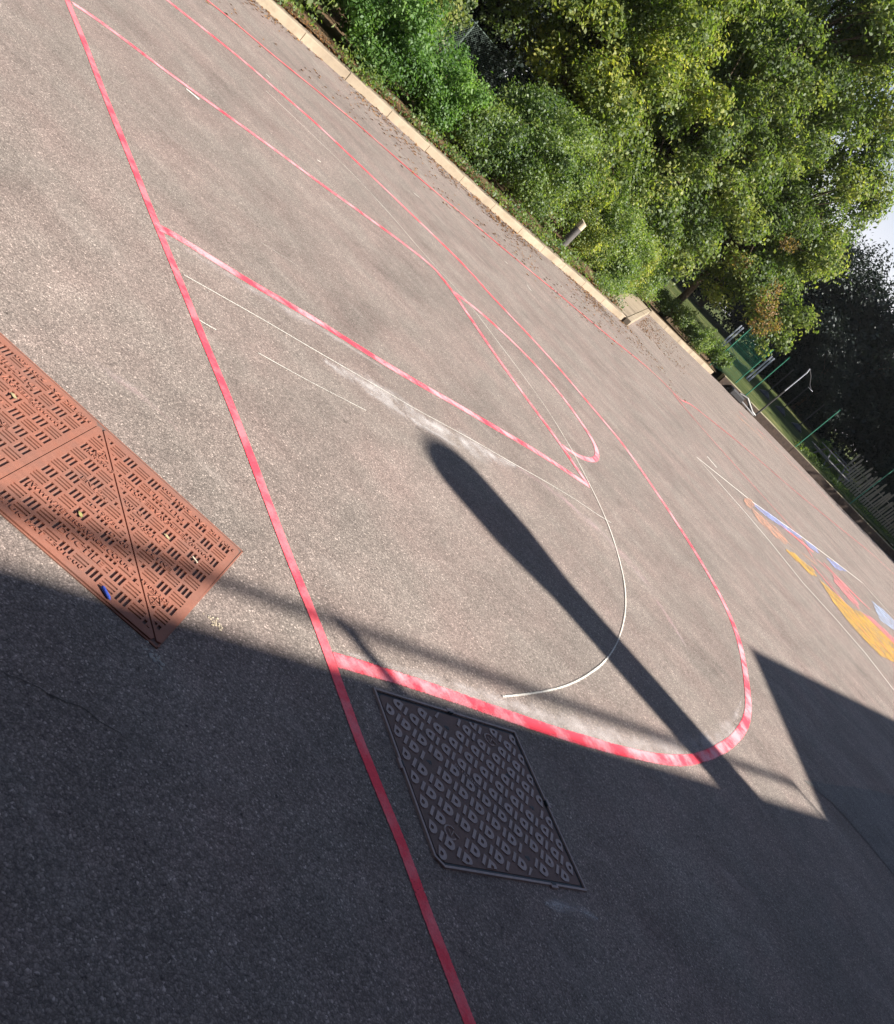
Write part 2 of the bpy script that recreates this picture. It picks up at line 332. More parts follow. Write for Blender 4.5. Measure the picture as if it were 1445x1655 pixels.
M['brick'] = simple('building_render', (.30, .20, .15), (.36, .25, .19), 8, .9, .2, .4, .004)
M['wing'] = simple('blocker_brick', (.10, .06, .045), (.14, .085, .06), 8, .9, .2, .4, .004)  # for the added block that holds back skylight
M['roof'] = simple('roof_felt', (.08, .08, .085), (.12, .12, .125), 8, .9, .2, .4, .004)
M['wire'] = simple('fence_wire', (.06, .09, .08), (.10, .14, .12), 20, .5, .5, .1, .001)
M['lamp_metal'] = simple('dark_metal', (.03, .03, .035), (.07, .07, .07), 20, .45, .5, .1, .001, .2)
M['bench'] = simple('grey_bench', (.16, .16, .17), (.24, .24, .25), 20, .8, .3, .3, .003)

def rust(name, c1, c2, c3):
    a = N(name); ob = a.n('TexCoord').outputs['Object']
    c = a.mix(a.ramp(a.noise(60, 6, .7), [(.3, 0), (.7, 1)]), c1, c2)
    c = a.mix(a.ramp(a.noise(7, 5, .7), [(.42, 0), (.72, .85)]), c, c3)
    gp = a.n('NewGeometry')
    z = a.n('SeparateXYZ', ins={0: gp.outputs['Position']}).outputs[2]
    silt = a.math('MULTIPLY', a.ramp(z, [(.0, 1), (.004, 0)]), .5)      # grit lies in the recesses
    c = a.mix(silt, c, (.16, .115, .09))
    return a.done(a.bsdf(c, .72, .35, a.noise(420, 4, .7), .5, .0012, .1))
M['rust'] = rust('red_rust_iron', (.265, .108, .074), (.33, .145, .103), (.215, .115, .092))
M['iron'] = rust('brown_iron', (.16, .098, .085), (.21, .135, .118), (.12, .090, .082))
M['iron_raised'] = simple('worn_iron', (.31, .24, .225), (.40, .315, .30), 60, .55, .5, .4, .001, .2)

def leafmat(name, dark, mid, light, scale=.9, trans=.5, gloss=.02):
    a = N(name)
    t = a.n('Attribute', attribute_name='tint').outputs['Fac']
    nz = a.ramp(a.noise(scale, 3, .6), [(.33, 0), (.67, 1)])
    f = a.math('ADD', a.math('MULTIPLY', t, .62), a.math('MULTIPLY', nz, .38))
    c = a.ramp(f, [(.12, dark), (.5, mid), (.88, light)])
    df = a.n('BsdfDiffuse', ins={0: c})
    tc = a.mix(1, c, (1.4, 1.55, .7), 'MULTIPLY')
    tl = a.n('BsdfTranslucent', ins={0: tc})
    mx = a.n('MixShader', ins={0: trans, 1: df, 2: tl})
    gl = a.n('BsdfGlossy', ins={0: (.9, .95, 1), 1: .55})
    return a.done(a.n('MixShader', ins={0: gloss, 1: mx, 2: gl}))
M['leaf_hazel'] = leafmat('leaf_hazel', (.038, .068, .020), (.115, .160, .045), (.31, .32, .09))
M['leaf_ivy'] = leafmat('leaf_ivy', (.035, .075, .018), (.12, .18, .045), (.27, .32, .08), gloss=.03)
M['leaf_bright'] = leafmat('leaf_bright', (.035, .085, .020), (.095, .19, .042), (.19, .30, .075))
M['leaf_laurel'] = leafmat('leaf_laurel', (.030, .065, .022), (.10, .15, .05), (.26, .32, .13), gloss=.04)
M['leaf_yellow'] = leafmat('leaf_yellow', (.045, .080, .020), (.15, .195, .045), (.42, .40, .09))
M['leaf_shaded'] = leafmat('leaf_shaded', (.010, .017, .013), (.016, .026, .018), (.026, .040, .024), trans=.15, gloss=.03)  # near-black greens put the shade of far trees and hollows into the colour
M['leaf_rusty'] = leafmat('leaf_rusty', (.10, .07, .03), (.22, .14, .06), (.34, .20, .09))
M['grass'] = simple('grass', (.036, .052, .016), (.065, .085, .026), 1.5, 1, .1, 1, .03, dirt=(.15, .15, .06))
a = N('dead_leaf'); M['dead'] = a.done(a.bsdf(a.ramp(a.n('ObjectInfo').outputs['Random'] if False else a.noise(40, 2), [(.3, (.07, .035, .018)), (.5, (.22, .11, .045)), (.7, (.36, .22, .10))]), .9, .1))

# ------------------------------------------------------------------ ground
KERB = [(-12.5, 5.5), (-9.4, 9.3), (-6.55, 12.6), (-5.55, 13.9), (-4.35, 15.3), (-3.0, 17.0), (-1.75, 19.3), (-.29, 21.6)]
RETURN = [(-.29, 21.6), (-.25, 32.8)]
FARK = [(-.25, 32.8), (.8, 33.5), (2.1, 34.9), (3.4, 36.45)]
WALL = [(3.4, 36.45), (6.2, 38.3), (9.2, 39.4), (12.2, 40.7), (15.5, 42.6), (22, 46.5), (40, 57)]

edge = KERB+RETURN[1:]+FARK[1:]+WALL[1:]
gv = [(x, y, 0) for x, y in edge] + [(90, 57, 0), (90, -60, 0), (-60, -60, 0), (-60, 5.5, 0)]
g = pydata('playground', gv, [tuple(range(len(gv)))[::-1]], M['asphalt'])
tag(g, kind='structure')
bm = bmesh.new(); bm.from_mesh(g.data); bmesh.ops.triangulate(bm, faces=bm.faces[:]); bmesh.ops.recalc_face_normals(bm, faces=bm.faces[:])
if sum(f.normal.z for f in bm.faces) < 0: bmesh.ops.reverse_faces(bm, faces=bm.faces[:])
bm.to_mesh(g.data); bm.free()

def sheet(name, pts, z, mat, jitter=0):
    P = []
    for i in range(len(pts)):
        a_, b_ = Vector(pts[i]), Vector(pts[(i+1) % len(pts)]); n = max(1, int((b_-a_).length/.06)) if jitter else 1
        for k in range(n):
            p = a_.lerp(b_, k/n)
            if jitter: p += Vector((random.uniform(-1, 1), random.uniform(-1, 1)))*jitter
            P.append((p.x, p.y, z))
    bm = bmesh.new(); f = bm.faces.new([bm.verts.new(p) for p in P]); f.normal_update()
    if f.normal.z < 0: f.normal_flip()
    bmesh.ops.triangulate(bm, faces=bm.faces[:])
    me = bpy.data.meshes.new(name); bm.to_mesh(me); bm.free()
    return me
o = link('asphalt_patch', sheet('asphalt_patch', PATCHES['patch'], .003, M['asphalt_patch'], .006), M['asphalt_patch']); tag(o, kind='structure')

# base terrain under and around everything, soil bank behind the kerb, grass field rising gently behind the low wall
def field_z(x, y): return .30 + max(0, y-38)*.027 if y < 90 else .30+52*.027+(y-90)*.01
pts = [(-60, 5.5), (-12.5, 5.5)] + KERB[1:] + [(-1.9, 32.4), (-.25, 32.8)] + FARK[1:] + [(3.4, 45), (-60, 45)]
off = []
bk = [(-60, 4)]+[(x-.40, y+.30) for x, y in KERB[:-1]]+[(-1.15, 22.4), (-1.2, 33.0)]+[(x-.25, y+.45) for x, y in FARK[1:]]+[(3.3, 42.5), (-60, 42.5)]
o = link('soil_bank', sheet('soil_bank', bk, .15, M['soil']), M['soil']); tag(o, kind='structure')
# field grid
gx = np.linspace(-300, 300, 61); gy = np.concatenate([np.linspace(0, 1, 30)**1.6*400])
V = []; 
for j, t in enumerate(gy):
    for i, x in enumerate(gx):
        # near border follows the wall line
        pts_ = [(-300, 42.0), (3.2, 42.0), (3.25, 36.75), (6.1, 38.6), (9.1, 39.7), (12.1, 41.0), (15.4, 42.9), (22, 46.8), (40, 57.3), (300, 200)]
        V.append((x, 0, 0))
FX = sorted(set([-300, -200, -120, -60, -30, -10, 3.2, 3.3, 6.1, 9.1, 12.1, 15.4, 22, 40, 60, 90, 150, 300]+list(range(-8, 40, 2))))
def near_y(x):
    P = [(-300, 42.0), (3.2, 42.0), (3.3, 36.8), (6.1, 38.65), (9.1, 39.75), (12.1, 41.05), (15.4, 42.95), (22, 46.85), (40, 57.3), (300, 200)]
    for (a0, b0), (a1, b1) in zip(P, P[1:]):
        if x <= a1: return b0+(b1-b0)*(x-a0)/(a1-a0)
    return 200
GT = [0, .5, 1.5, 3, 5, 8, 12, 17, 23, 30, 40, 55, 80, 120, 200, 400, 900]
V = []; F = []
for x in FX:
    y0 = near_y(x)
    for t in GT:
        y = y0+t; z = (.16 if x <= 3.2 and t == 0 else field_z(x, y)) + (mnoise.noise(Vector((x*.12, y*.12, 0)))*.12 if t > 1 else 0)
        V.append((x, y, z))
n = len(GT)
for i in range(len(FX)-1):
    for j in range(n-1): F.append((i*n+j, (i+1)*n+j, (i+1)*n+j+1, i*n+j+1))
o = pydata('grass_field', V, F, M['grass'], smooth=True); tag(o, kind='structure')
o = pydata('ground', [(-900, -900, -.05), (900, -900, -.05), (900, 60, -.05), (-900, 60, -.05)], [(0, 1, 2, 3)], M['soil']); tag(o, kind='structure')

# ------------------------------------------------------------------ painted lines
def ribbon(name, pts, width, z, mat, smooth=True, wob=.03, parent=None, taper=False):
    P = catmull(pts) if smooth and len(pts) > 2 else [Vector(p) for p in pts]
    V = []; F = []; UV = []; s = 0
    for i, p in enumerate(P):
        t = (P[min(i+1, len(P)-1)]-P[max(i-1, 0)]); t.normalize(); nrm = Vector((-t.y, t.x))
        if i: s += (P[i]-P[i-1]).length
        wv = width*(1+wob*mnoise.noise(Vector((p.x*3, p.y*3, 1.7)))*2)
        if taper:
            k = i/(len(P)-1); wv *= max(.05, math.sin(math.pi*min(1, max(0, k)))**.7)
        V += [(*(p+nrm*wv/2), z), (*(p-nrm*wv/2), z)]; UV += [(s, 0), (s, 1)]
        if i: F.append((2*i-2, 2*i-1, 2*i+1, 2*i))
    me = bpy.data.meshes.new(name); me.from_pydata(V, [], F); me.update()
    if me.polygons and me.polygons[0].normal.z < 0: me.flip_normals()
    ul = me.uv_layers.new(name='UVMap')
    for l in me.loops: ul.data[l.index].uv = UV[l.vertex_index]
    return link(name, me, mat, parent)

ZL = [.0036]
def zn(): ZL[0] += .00015; return ZL[0]
LINE_Z = dict(base=.0022, third=.0025, loop=.0027, brA=.0029, brB=.0031, second=.0033)
def line(key, width, mat, label, cat='painted line', name='painted_line', group=None, **k):
    o = ribbon(name, LINES[key], width, LINE_Z.get(key) or zn(), M[mat], **k); return tag(o, label, cat, group)

line('base', .050, 'red_solid', 'thick bright red baseline crossing the asphalt from top left to bottom')
# dusty overspray and rubbed chalk first (lowest)
def sub(key, a_, b_): return LINES[key][a_:b_]
dz = .0004
for nm, pts, wd, mt, lb in [
    ('chalk_smear', [(-1.0, 4.42), (-.75, 4.72), (-.45, 5.0), (-.15, 5.38), (.1, 5.8)], .50, 'dust', 'broad rubbed white chalk smear between the thick baseline and the long pink line'),
    ('chalk_smear', [(-.75, 4.60), (-.45, 4.88), (-.2, 5.15)], .20, 'dust', 'second rubbed chalk smear beside the broad one'),
    ('chalk_smear', [(.0, 5.75), (.5, 6.2), (.95, 6.35), (1.35, 6.2), (1.7, 5.8)], .40, 'dust_pink', 'wide faint dusty streak inside the big red loop'),
    ('overspray', [(x+.05, y-.05) for x, y in sub('third', 0, 9)], .22, 'dust_soft', 'white overspray beside the start of the pink slanting line'),
    ('overspray', [(x-.02, y+.05) for x, y in sub('loop', -16, -1)], .30, 'dust_soft', 'pale overspray above the nearest stroke of the big red loop'),
    ('overspray', [(x-.07, y+.03) for x, y in sub('loop', 33, 46)], .26, 'dust_soft', 'whitish overspray inside the tight bend of the big red loop'),
    ('overspray', [(x-.0, y+.0) for x, y in sub('brB', 8, 16)], .22, 'dust_soft', 'whitish overspray around the end of the small red hook'),
    ('chalk_smear', [(1.06, 2.45), (1.18, 2.57), (1.29, 2.62)], .14, 'dust', 'faint pale scuff beside the lower corner of the brown cover'),
    ('chalk_smear', [(.0, 2.05), (.35, 2.2)], .0, 'dust', ''),
    ('chalk_smear', [(.68, 2.2), (.66, 2.15)] , .09, 'dust', 'small pale scuff at the left corner of the brown cover'),
    ('chalk_smear', [(-2.78, 3.72), (-2.66, 3.80)], .14, 'dust', 'small white smudge on the asphalt left of the thick baseline'),
    ('chalk_smear', [(-1.30, 2.62), (-1.0, 2.82), (-.80, 2.80)], .12, 'dust_pink', 'faint whitish smudge above the red iron covers')]:
    if wd:
        dz += .0001
        tag(ribbon(nm, pts, wd, dz, M[mt], wob=.3, taper=True), lb, 'chalk smear' if nm == 'chalk_smear' else 'overspray')

line('wtop', .012, 'chalk_faint', 'very faint thin white chalk line near the top left corner', 'chalk line', 'chalk_line')
line('wfaint', .010, 'chalk_faint', 'faint thin chalk line inside the large triangle of red lines', 'chalk line', 'chalk_line')
line('wdot', .016, 'chalk_white', 'broken thin white chalk line beside the thick red baseline', 'chalk line', 'chalk_line')
line('wlong', .020, 'chalk_white', 'long thin white chalk line starting at the thick red baseline', 'chalk line', 'chalk_line')
line('warc', .026, 'chalk_white', 'long white chalk line curving round inside the big red loop', 'chalk line', 'chalk_line')
line('wstub', .022, 'chalk_white', 'short white chalk dash touching the thick red baseline', 'chalk line', 'chalk_line')
line('wtri', .045, 'white_line', 'thin white painted line forming a sharp point around the chalk drawing', smooth=False)
line('wdash', .07, 'white_line', 'short white painted dash beside the tip of the white pointed line')
line('wblob', .035, 'white_line', 'short thick white paint dash near the second red line', wob=.3)
for k, lb in (('wd1', 'short white dash between the two outermost red lines, farther from the bollard'), ('wd2', 'short white dash between the two outermost red lines, nearer the bollard'),
              ('wd3', 'small white dash just past the tip of the leaf litter'), ('wd4', 'tiny white dash between the second red line and the loop line'), ('wd5', 'white dash close to the loop line at the upper left')):
    line(k, .02, 'white_line', lb)
line('outer', .070, 'red_far', 'outermost thin red line running parallel to the pale kerb')
line('farA', .050, 'red_far', 'faint pink line carrying on toward the dark low wall')
line('farB', .050, 'red_far', 'thin red line running from the outermost line to the chalk drawing')
line('loop', .082, 'red_worn', 'long red line sweeping round in a big rounded loop beside the brown cover')
line('brB', .075, 'red_worn', 'thin red line bending into a small hook')
line('brA', .072, 'red_worn', 'thin red line from the fork down to the sharp corner')
line('second', .070, 'red_worn', 'red line from the far end of the baseline to the fork')
line('third', .086, 'red_worn', 'pink and red slanting line from the baseline to the sharp corner')

dr = empty('chalk_drawing', (5.2, 16.2, 0)); tag(dr, 'blue, orange, yellow and pink chalk drawing inside the white pointed line', 'chalk drawing')
for i, (k, mt, nm) in enumerate([('blue_a', 'c_blue', 'blue_stroke'), ('blue_b', 'c_blue', 'blue_stroke'), ('blue_c', 'c_blue', 'blue_stroke'), ('blue_d', 'c_sky', 'blue_stroke'),
        ('orange', 'c_orange', 'orange_stroke'), ('orange_b', 'c_orange', 'orange_stroke'), ('yellow_a', 'c_yellow', 'yellow_stroke'), ('yellow_b', 'c_yellow', 'yellow_stroke'),
        ('red_a', 'c_red', 'red_stroke'), ('red_b', 'c_red', 'red_stroke')]):
    o = link(nm, sheet(nm, PATCHES[k], .008+.0004*i, M[mt], .02), M[mt], dr); o.location = (-5.2, -16.2, 0)
for i, (pp, mt, wd_) in enumerate([([(3.6, 14.6), (4.3, 15.2), (4.9, 15.9)], 'chalk_orange', .45), ([(4.6, 15.3), (5.1, 14.9), (5.9, 14.9), (6.6, 14.6)], 'chalk_red', .5),
        ([(4.3, 14.1), (4.9, 13.8), (5.6, 13.2)], 'dust_pink', .5), ([(5.2, 17.0), (5.8, 17.0), (6.6, 17.4)], 'chalk_red', .4), ([(3.9, 15.9), (4.6, 16.6), (5.0, 17.0)], 'chalk_red', .3), ([(4.9, 14.4), (5.6, 14.1), (6.3, 13.9)], 'chalk_red', .3)]):
    o = ribbon('rubbed_stroke', pp, wd_, .0055+.0003*i, M[mt], parent=dr, wob=.3, taper=True); o.location = (-5.2, -16.2, 0)
for k in ('drA', 'drB'):
    o = ribbon('red_outline', LINES[k], .06, .013+(.0005 if k == 'drA' else 0), M['chalk_red'], parent=dr); o.location = (-5.2, -16.2, 0)
# far chalk scribbles near the dark wall
pts = [(3.9, 29.5), (4.8, 31), (6.1, 32.6), (7.2, 33.6), (8.6, 34.2), (10.2, 35.6)]
tag(ribbon('chalk_line', pts, .5, .010, M['chalk_orange'], wob=.3), 'pale orange chalk scribble along the far edge before the dark low wall', 'chalk line')
pts = [(4.2, 32.3), (5.2, 33.2), (6.5, 34.6), (7.9, 35.2), (9.4, 36.4)]
tag(ribbon('chalk_line', pts, .22, .0106, M['chalk_red'], wob=.3), 'faint pink chalk line nearest the dark low wall', 'chalk line')

# ------------------------------------------------------------------ iron covers
def grid_plate(ub, vb, solid, zt, zb, su, sv):
    """rectilinear relief: solid(u,v) tells where the top surface is; elsewhere floor at zb"""
    ub = sorted(set(round(x, 5) for x in ub if 0 <= x <= su)); vb = sorted(set(round(x, 5) for x in vb if 0 <= x <= sv))
    nu, nv = len(ub)-1, len(vb)-1
    S = [[solid((ub[i]+ub[i+1])/2, (vb[j]+vb[j+1])/2) for j in range(nv)] for i in range(nu)]
    vd = {}; V = []; F = []
    def vi(i, j, z):
        k = (i, j, z)
        if k not in vd: vd[k] = len(V); V.append((ub[i], vb[j], z))
        return vd[k]
    for i in range(nu):
        for j in range(nv):
            z = zt if S[i][j] else zb
            F.append((vi(i, j, z), vi(i+1, j, z), vi(i+1, j+1, z), vi(i, j+1, z)))
            if i+1 < nu and S[i][j] != S[i+1][j]:
                q = (vi(i+1, j, zb), vi(i+1, j+1, zb), vi(i+1, j+1, zt), vi(i+1, j, zt)); F.append(q if S[i][j] else q[::-1])
            if j+1 < nv and S[i][j] != S[i][j+1]:
                q = (vi(i, j+1, zb), vi(i, j+1, zt), vi(i+1, j+1, zt), vi(i+1, j+1, zb)); F.append(q if S[i][j] else q[::-1])
    return V, F

def text_mesh(s, size, depth):
    cu = bpy.data.curves.new('t', 'FONT'); cu.body = s; cu.size = size; cu.extrude = depth; cu.resolution_u = 2; cu.space_character = 1.08
    ob = bpy.data.objects.new('t', cu); COL.objects.link(ob)
    bpy.context.view_layer.update()
    me = bpy.data.meshes.new_from_object(ob.evaluated_get(bpy.context.evaluated_depsgraph_get()))
    V = [v.co.copy() for v in me.vertices]; F = [tuple(p.vertices) for p in me.polygons]
    bpy.data.objects.remove(ob); bpy.data.meshes.remove(me); return V, F

SIDE = .615
ZT, ZB = .010, .0040
def tri_cover_meshes(top_text):
    MG = .022; NC = 11; PT = (SIDE-2*MG)/NC
    # text bands: (u0,u1,vcentre,size,string)
    T = [(.075, .33, .030, .0195, 'UK PAT 2301600'), (.055, .42, .1565, .0215, 'WWW.PETERSAVAGE.CO.UK'), (.20, .36, .0935, .026, 'DUCTILE'),
         (.115, .215, .331, .020, 'EN124'), (.20, .31, .262, .019, 'D190/30'), (.30, .37, .222, .019, 'D400'), (.055, .16, .452, .019, 'KM45043'), (.015, .06, .030, .0195, 'MP.')]
    def band(u, v):
        for u0, u1, vc, sz, s in T:
            if u0-.006 < u < u1+.006 and abs(v-vc) < sz*.56: return True
        return False
    ub = [0, SIDE]; vb = [0, SIDE]; rect = []
    for i in range(NC):
        for j in range(NC):
            u0 = MG+i*PT; v0 = MG+j*PT
            if (i+j) % 2 == 0:
                for k in range(3):
                    a0 = u0+PT*(.11+.29*k); rect.append((a0, a0+PT*.20, v0+PT*.08, v0+PT*.90))
            else:
                for k in range(3):
                    b0 = v0+PT*(.16+.27*k); rect.append((u0+PT*.04, u0+PT*.97, b0, b0+PT*.12))
    for r in rect: ub += [r[0], r[1]]; vb += [r[2], r[3]]
    for u0, u1, vc, sz, s in T: ub += [u0-.006, u1+.006]; vb += [vc-sz*.56, vc+sz*.56]
    from collections import defaultdict
    cell = defaultdict(list)
    for r in rect: cell[(int((r[0]-MG)/PT+1e-6), int((r[2]-MG)/PT+1e-6))].append(r)
    def solid(u, v):
        if band(u, v): return True
        for r in cell[(int((u-MG)/PT), int((v-MG)/PT))] if u > MG and v > MG else []:
            if r[0] < u < r[1] and r[2] < v < r[3]: return u+v > SIDE-.016
        return True
    V, F = grid_plate(ub, vb, solid, ZT, ZB, SIDE, SIDE)
    bm = bmesh.new(); vs = [bm.verts.new(p) for p in V]
    for f in F: bm.faces.new([vs[i] for i in f])
    n = Vector((1, 1, 0)).normalized()
    bmesh.ops.bisect_plane(bm, geom=bm.verts[:]+bm.edges[:]+bm.faces[:], plane_co=((SIDE-.002)/2, (SIDE-.002)/2, 0), plane_no=n, clear_outer=True)
    # clip the outer corners so they read as rounded
    for pc, pn in (((.012, 0, 0), (-1, -1, 0)), ((SIDE-.02, 0, 0), (1, -.35, 0)), ((0, SIDE-.02, 0), (-.35, 1, 0))):
        bmesh.ops.bisect_plane(bm, geom=bm.verts[:]+bm.edges[:]+bm.faces[:], plane_co=pc, plane_no=pn, clear_outer=True)
    # outer skirt
    be = [e for e in bm.edges if len(e.link_faces) == 1 and all(abs(v.co.z-ZT) < 1e-4 for v in e.verts)]
    r = bmesh.ops.extrude_edge_only(bm, edges=be)
    for v in [g_ for g_ in r['geom'] if isinstance(g_, bmesh.types.BMVert)]: v.co.z = -.006
    bmesh.ops.recalc_face_normals(bm, faces=bm.faces[:])
    me = bpy.data.meshes.new('casting'); bm.to_mesh(me); bm.free()
    TS = []
    for u0, u1, vc, sz, s in T:
        v_, f_ = text_mesh(s, sz*1.18, .0018)
        wd = max(p.x for p in v_); k = (u1-u0)/wd
        TV = MB(); TV.add([(u0+p.x*k, vc-sz*.36+p.y, ZT+.0011+p.z) for p in v_], f_); TS.append(('raised_lettering', TV))
    # kite shaped mark near the long edge
    TV = MB(); TS.append(('kite_mark', TV))
    for a0, a1 in (((.075, .485), (.10, .505)), ((.10, .505), (.125, .485)), ((.125, .485), (.10, .452)), ((.10, .452), (.075, .485)), ((.088, .487), (.112, .487)), ((.10, .50), (.10, .465))):
        TV.tube([(a0[0]*.92, a0[1], ZT+.001), (a1[0]*.92, a1[1], ZT+.001)], .0015, 4)
    tms = []
    for nm_, q_ in TS:
        tm = bpy.data.meshes.new(nm_); tm.from_pydata(q_.v, [], q_.f); tm.update(); tm.materials.append(M['rust']); tms.append(tm)
    me.materials.append(M['rust'])
    return me, tms

A_, B_, C_, D_ = Vector((-.905, 2.461)), Vector((-.352, 2.545)), Vector((-.252, 1.939)), Vector((-.806, 1.844))
cast, letter = tri_cover_meshes('')
eu = (C_-D_).normalized(); ev = (A_-D_).normalized()
KU, KV = (C_-D_).length/SIDE, (A_-D_).length/SIDE
rot = math.atan2(eu.y, eu.x)
def tri_cover(origin, r, label, first=None):
    t = empty('duct_cover', (origin.x, origin.y, -.002), r); tag(t, label, 'duct cover', 'red iron duct covers')
    o1 = link('casting', cast, None, t); 
    for lm_ in letter: link(lm_.name.split('.')[0], lm_, None, t)
    t.scale = (KU*.992, KV*.992, 1)
    return t
gap = .004
tri_cover(D_, rot, 'rust red triangular iron cover with readable upright lettering, beside a blue chip')
tri_cover(B_, rot+math.pi, 'rust red triangular iron cover with upside down lettering, nearest the thick red line')
D2 = D_+(A_-D_)*1.004; C2 = C_+(A_-D_)*1.004
back = (A_-D_)
# second pair, the far square cut by the picture's left edge
side = (D_-C_)
tri_cover(B_+side*1.012, rot+math.pi, 'rust red triangular iron cover of the farther pair, running off the left of the picture')
tri_cover(D_+side*1.012, rot, 'rust red triangular iron cover of the farther pair, mostly out of the picture')
# the frame round both squares
fr = empty('cover_frame', (*D_, 0)); tag(fr, 'thin rusty iron frame around the red covers', 'cover frame')
fb = MB()
c0 = D_+side*1.02-eu*.004-ev*.004; c1 = C_+eu*.004-ev*.004; c2_ = c1+ev*(back.length+.008); c3 = c0+ev*(back.length+.008)
for p, q in ((c0, c1), (c1, c2_), (c2_, c3), (c3, c0)):
    mid = (p+q)/2; d = q-p; fb.box((mid.x-D_.x, mid.y-D_.y, -.001), (d.length+.004, .005, .010), math.atan2(d.y, d.x))
fb.build('rim', M['rust'], fr)
q = MB(); q.add([(p.x-D_.x, p.y-D_.y, .0025) for p in (c0, c1, c2_, c3)], [(0, 1, 2, 3)]); o = q.build('seating', M['iron'], fr)
if o.data.polygons[0].normal.z < 0: o.data.flip_normals()

# brown cover with D and I tread
P0, P1, P2, P3 = Vector((.249, 2.573)), Vector((.761, 3.098)), Vector((1.211, 2.682)), Vector((.693, 2.175))
LU, LV = .735, .62
U1 = (P1-P0).length/LU; V1 = (P3-P0).length/LV
def c2w(u, v, z=0):
    a = u/LU; b = v/LV
    p = P0*(1-a)*(1-b)+P1*a*(1-b)+P2*a*b+P3*(1-a)*b
    return (p.x-P0.x, p.y-P0.y, z)
cv = empty('access_cover', (P0.x, P0.y, 0)); tag(cv, 'dark brown iron access cover with raised D and I tread inside the red loop', 'access cover')
def solid_poly(mb, pts, z0, z1, hole=None):
    n = len(pts)
    v = [c2w(*p, z0) for p in pts]+[c2w(*p, z1) for p in pts]
    if hole is None:
        mb.add(v, [tuple(range(n, 2*n))]+[(i, (i+1) % n, n+(i+1) % n, n+i) for i in range(n)])
    else:  # hole has the same point count
        v += [c2w(*p, z0) for p in hole]+[c2w(*p, z1) for p in hole]
        mb.add(v, [(n+i, n+(i+1) % n, 3*n+(i+1) % n, 3*n+i) for i in range(n)]+[(i, (i+1) % n, n+(i+1) % n, n+i) for i in range(n)]+[(2*n+(i+1) % n, 2*n+i, 3*n+i, 3*n+(i+1) % n) for i in range(n)])
rim = .016
# plate
mb = MB(); solid_poly(mb, [(rim+.012, rim), (LU-rim-.004, rim), (LU-rim, LV-rim-.004), (LU-rim-.004, LV-rim), (rim+.024, LV-rim), (rim, LV-rim-.024), (rim, rim+.012)][::-1], -.02, .003)
plate = mb.build('plate', M['iron'], cv)
e_ = Vector((LU, LV)).normalized(); nperp = Vector((-e_.y, e_.x)); diag = math.hypot(LU, LV)
tread = MB()
def inside(u, v, m_=.0): return rim+m_ < u < LU-rim-m_ and rim+m_ < v < LV-rim-m_
holes = [(.145, .245), (.315, .075), (.565, .215), (.47, .535), (.63, .33)]
logos = [(.115, .50), (.545, .075)]
for side in (1, -1):
    for k in range(-1, 14):
        base = .032+.0645*k
        if k < 0: continue
        for j in range(-4, 30):
            t = j*.0358+(.0175 if k % 2 else .0)*1+.008
            isD = (j+k // 1 + (k//2)) % 2 == 0
            # brick-like offset: every next row shifts half a pair
            cen = (e_*t+nperp*base) if side == 1 else (e_*(diag-t)-nperp*base)
            u, v = cen
            if not inside(u, v, .006): continue
            if any(math.hypot(u-a, v-b) < .026 for a, b in holes) or any(math.hypot(u-a, v-b) < .040 for a, b in logos): continue
            dx = e_*side; dy = nperp*side
            def gp(x, y):
                p = cen+dx*x+dy*y
                return (min(max(p.x, rim+.004), LU-rim-.004), min(max(p.y, rim+.004), LV-rim-.004))
            if isD:
                n_ = 10
                H, Wd = .0220, .0192
                outp = [(-Wd, -H), (-Wd, H)]+[(-.001+Wd*math.sin(a), H*math.cos(a)) for a in [math.pi*i/(n_-3) for i in range(n_-2)]]
                inn = [(x*.34-.001, y*.36) for x, y in outp]
                solid_poly(tread, [gp(*p) for p in outp], .003, .0062, [gp(*p) for p in inn])
            else:
                solid_poly(tread, [gp(*p) for p in ((-.0056, -.0215), (.0056, -.0215), (.0056, .0215), (-.0056, .0215))], .003, .0062)
bm = bmesh.new(); vs = [bm.verts.new(p) for p in tread.v]
for f in tread.f:
    try: bm.faces.new([vs[i] for i in f])
    except ValueError: pass
bmesh.ops.recalc_face_normals(bm, faces=bm.faces[:])
me = bpy.data.meshes.new('tread'); bm.to_mesh(me); bm.free(); link('tread', me, M['iron_raised'], cv)
# circular arrow-like marks
for a, b in logos:
    lg = MB(); arc = [(a+.024*math.cos(th), b+.024*math.sin(th)) for th in np.linspace(R(60), R(330), 14)]
    lg.tube([c2w(*p, .0045) for p in arc], .003, 5)
    lg.tube([c2w(a-.004, b-.010, .0045), c2w(a-.004, b+.012, .0045), c2w(a+.014, b-.004, .0045), c2w(a+.030, b+.016, .0045)], .003, 5)
    lg.build('cast_mark', M['iron_raised'], cv)
for a, b in holes:
    lg = MB()
    for sx, sy, ln in ((0, 0, .022), (.003, .006, .012)):
        solid_poly(lg, [(a-ln/2+sx, b-.0045+sy), (a+ln/2+sx, b-.0045+sy), (a+ln/2+sx, b+.0045+sy), (a-ln/2+sx, b+.0045+sy)][::-1], .0025, .0034+sx*.1)
    lg.build('keyhole', M['black_plastic'], cv)
# small cast text through the middle
v_, f_ = text_mesh('EN 124  D400', .018, .0008)
v2_, f2_ = text_mesh('C250 600', .018, .0008)
tx = MB(); aa = Matrix.Rotation(math.atan2(e_.y, e_.x), 2)
for vv, ff, off in ((v_, f_, Vector((.27, .235))), (v2_, f2_, Vector((.42, .34)))):
    pp = []
    for p in vv:
        qv = aa @ Vector((p.x, -p.y)) + off; pp.append(c2w(qv.x, qv.y, .0042+p.z))
    tx = MB(); tx.add(pp, ff); tx.build('cast_text', M['iron_raised'], cv)
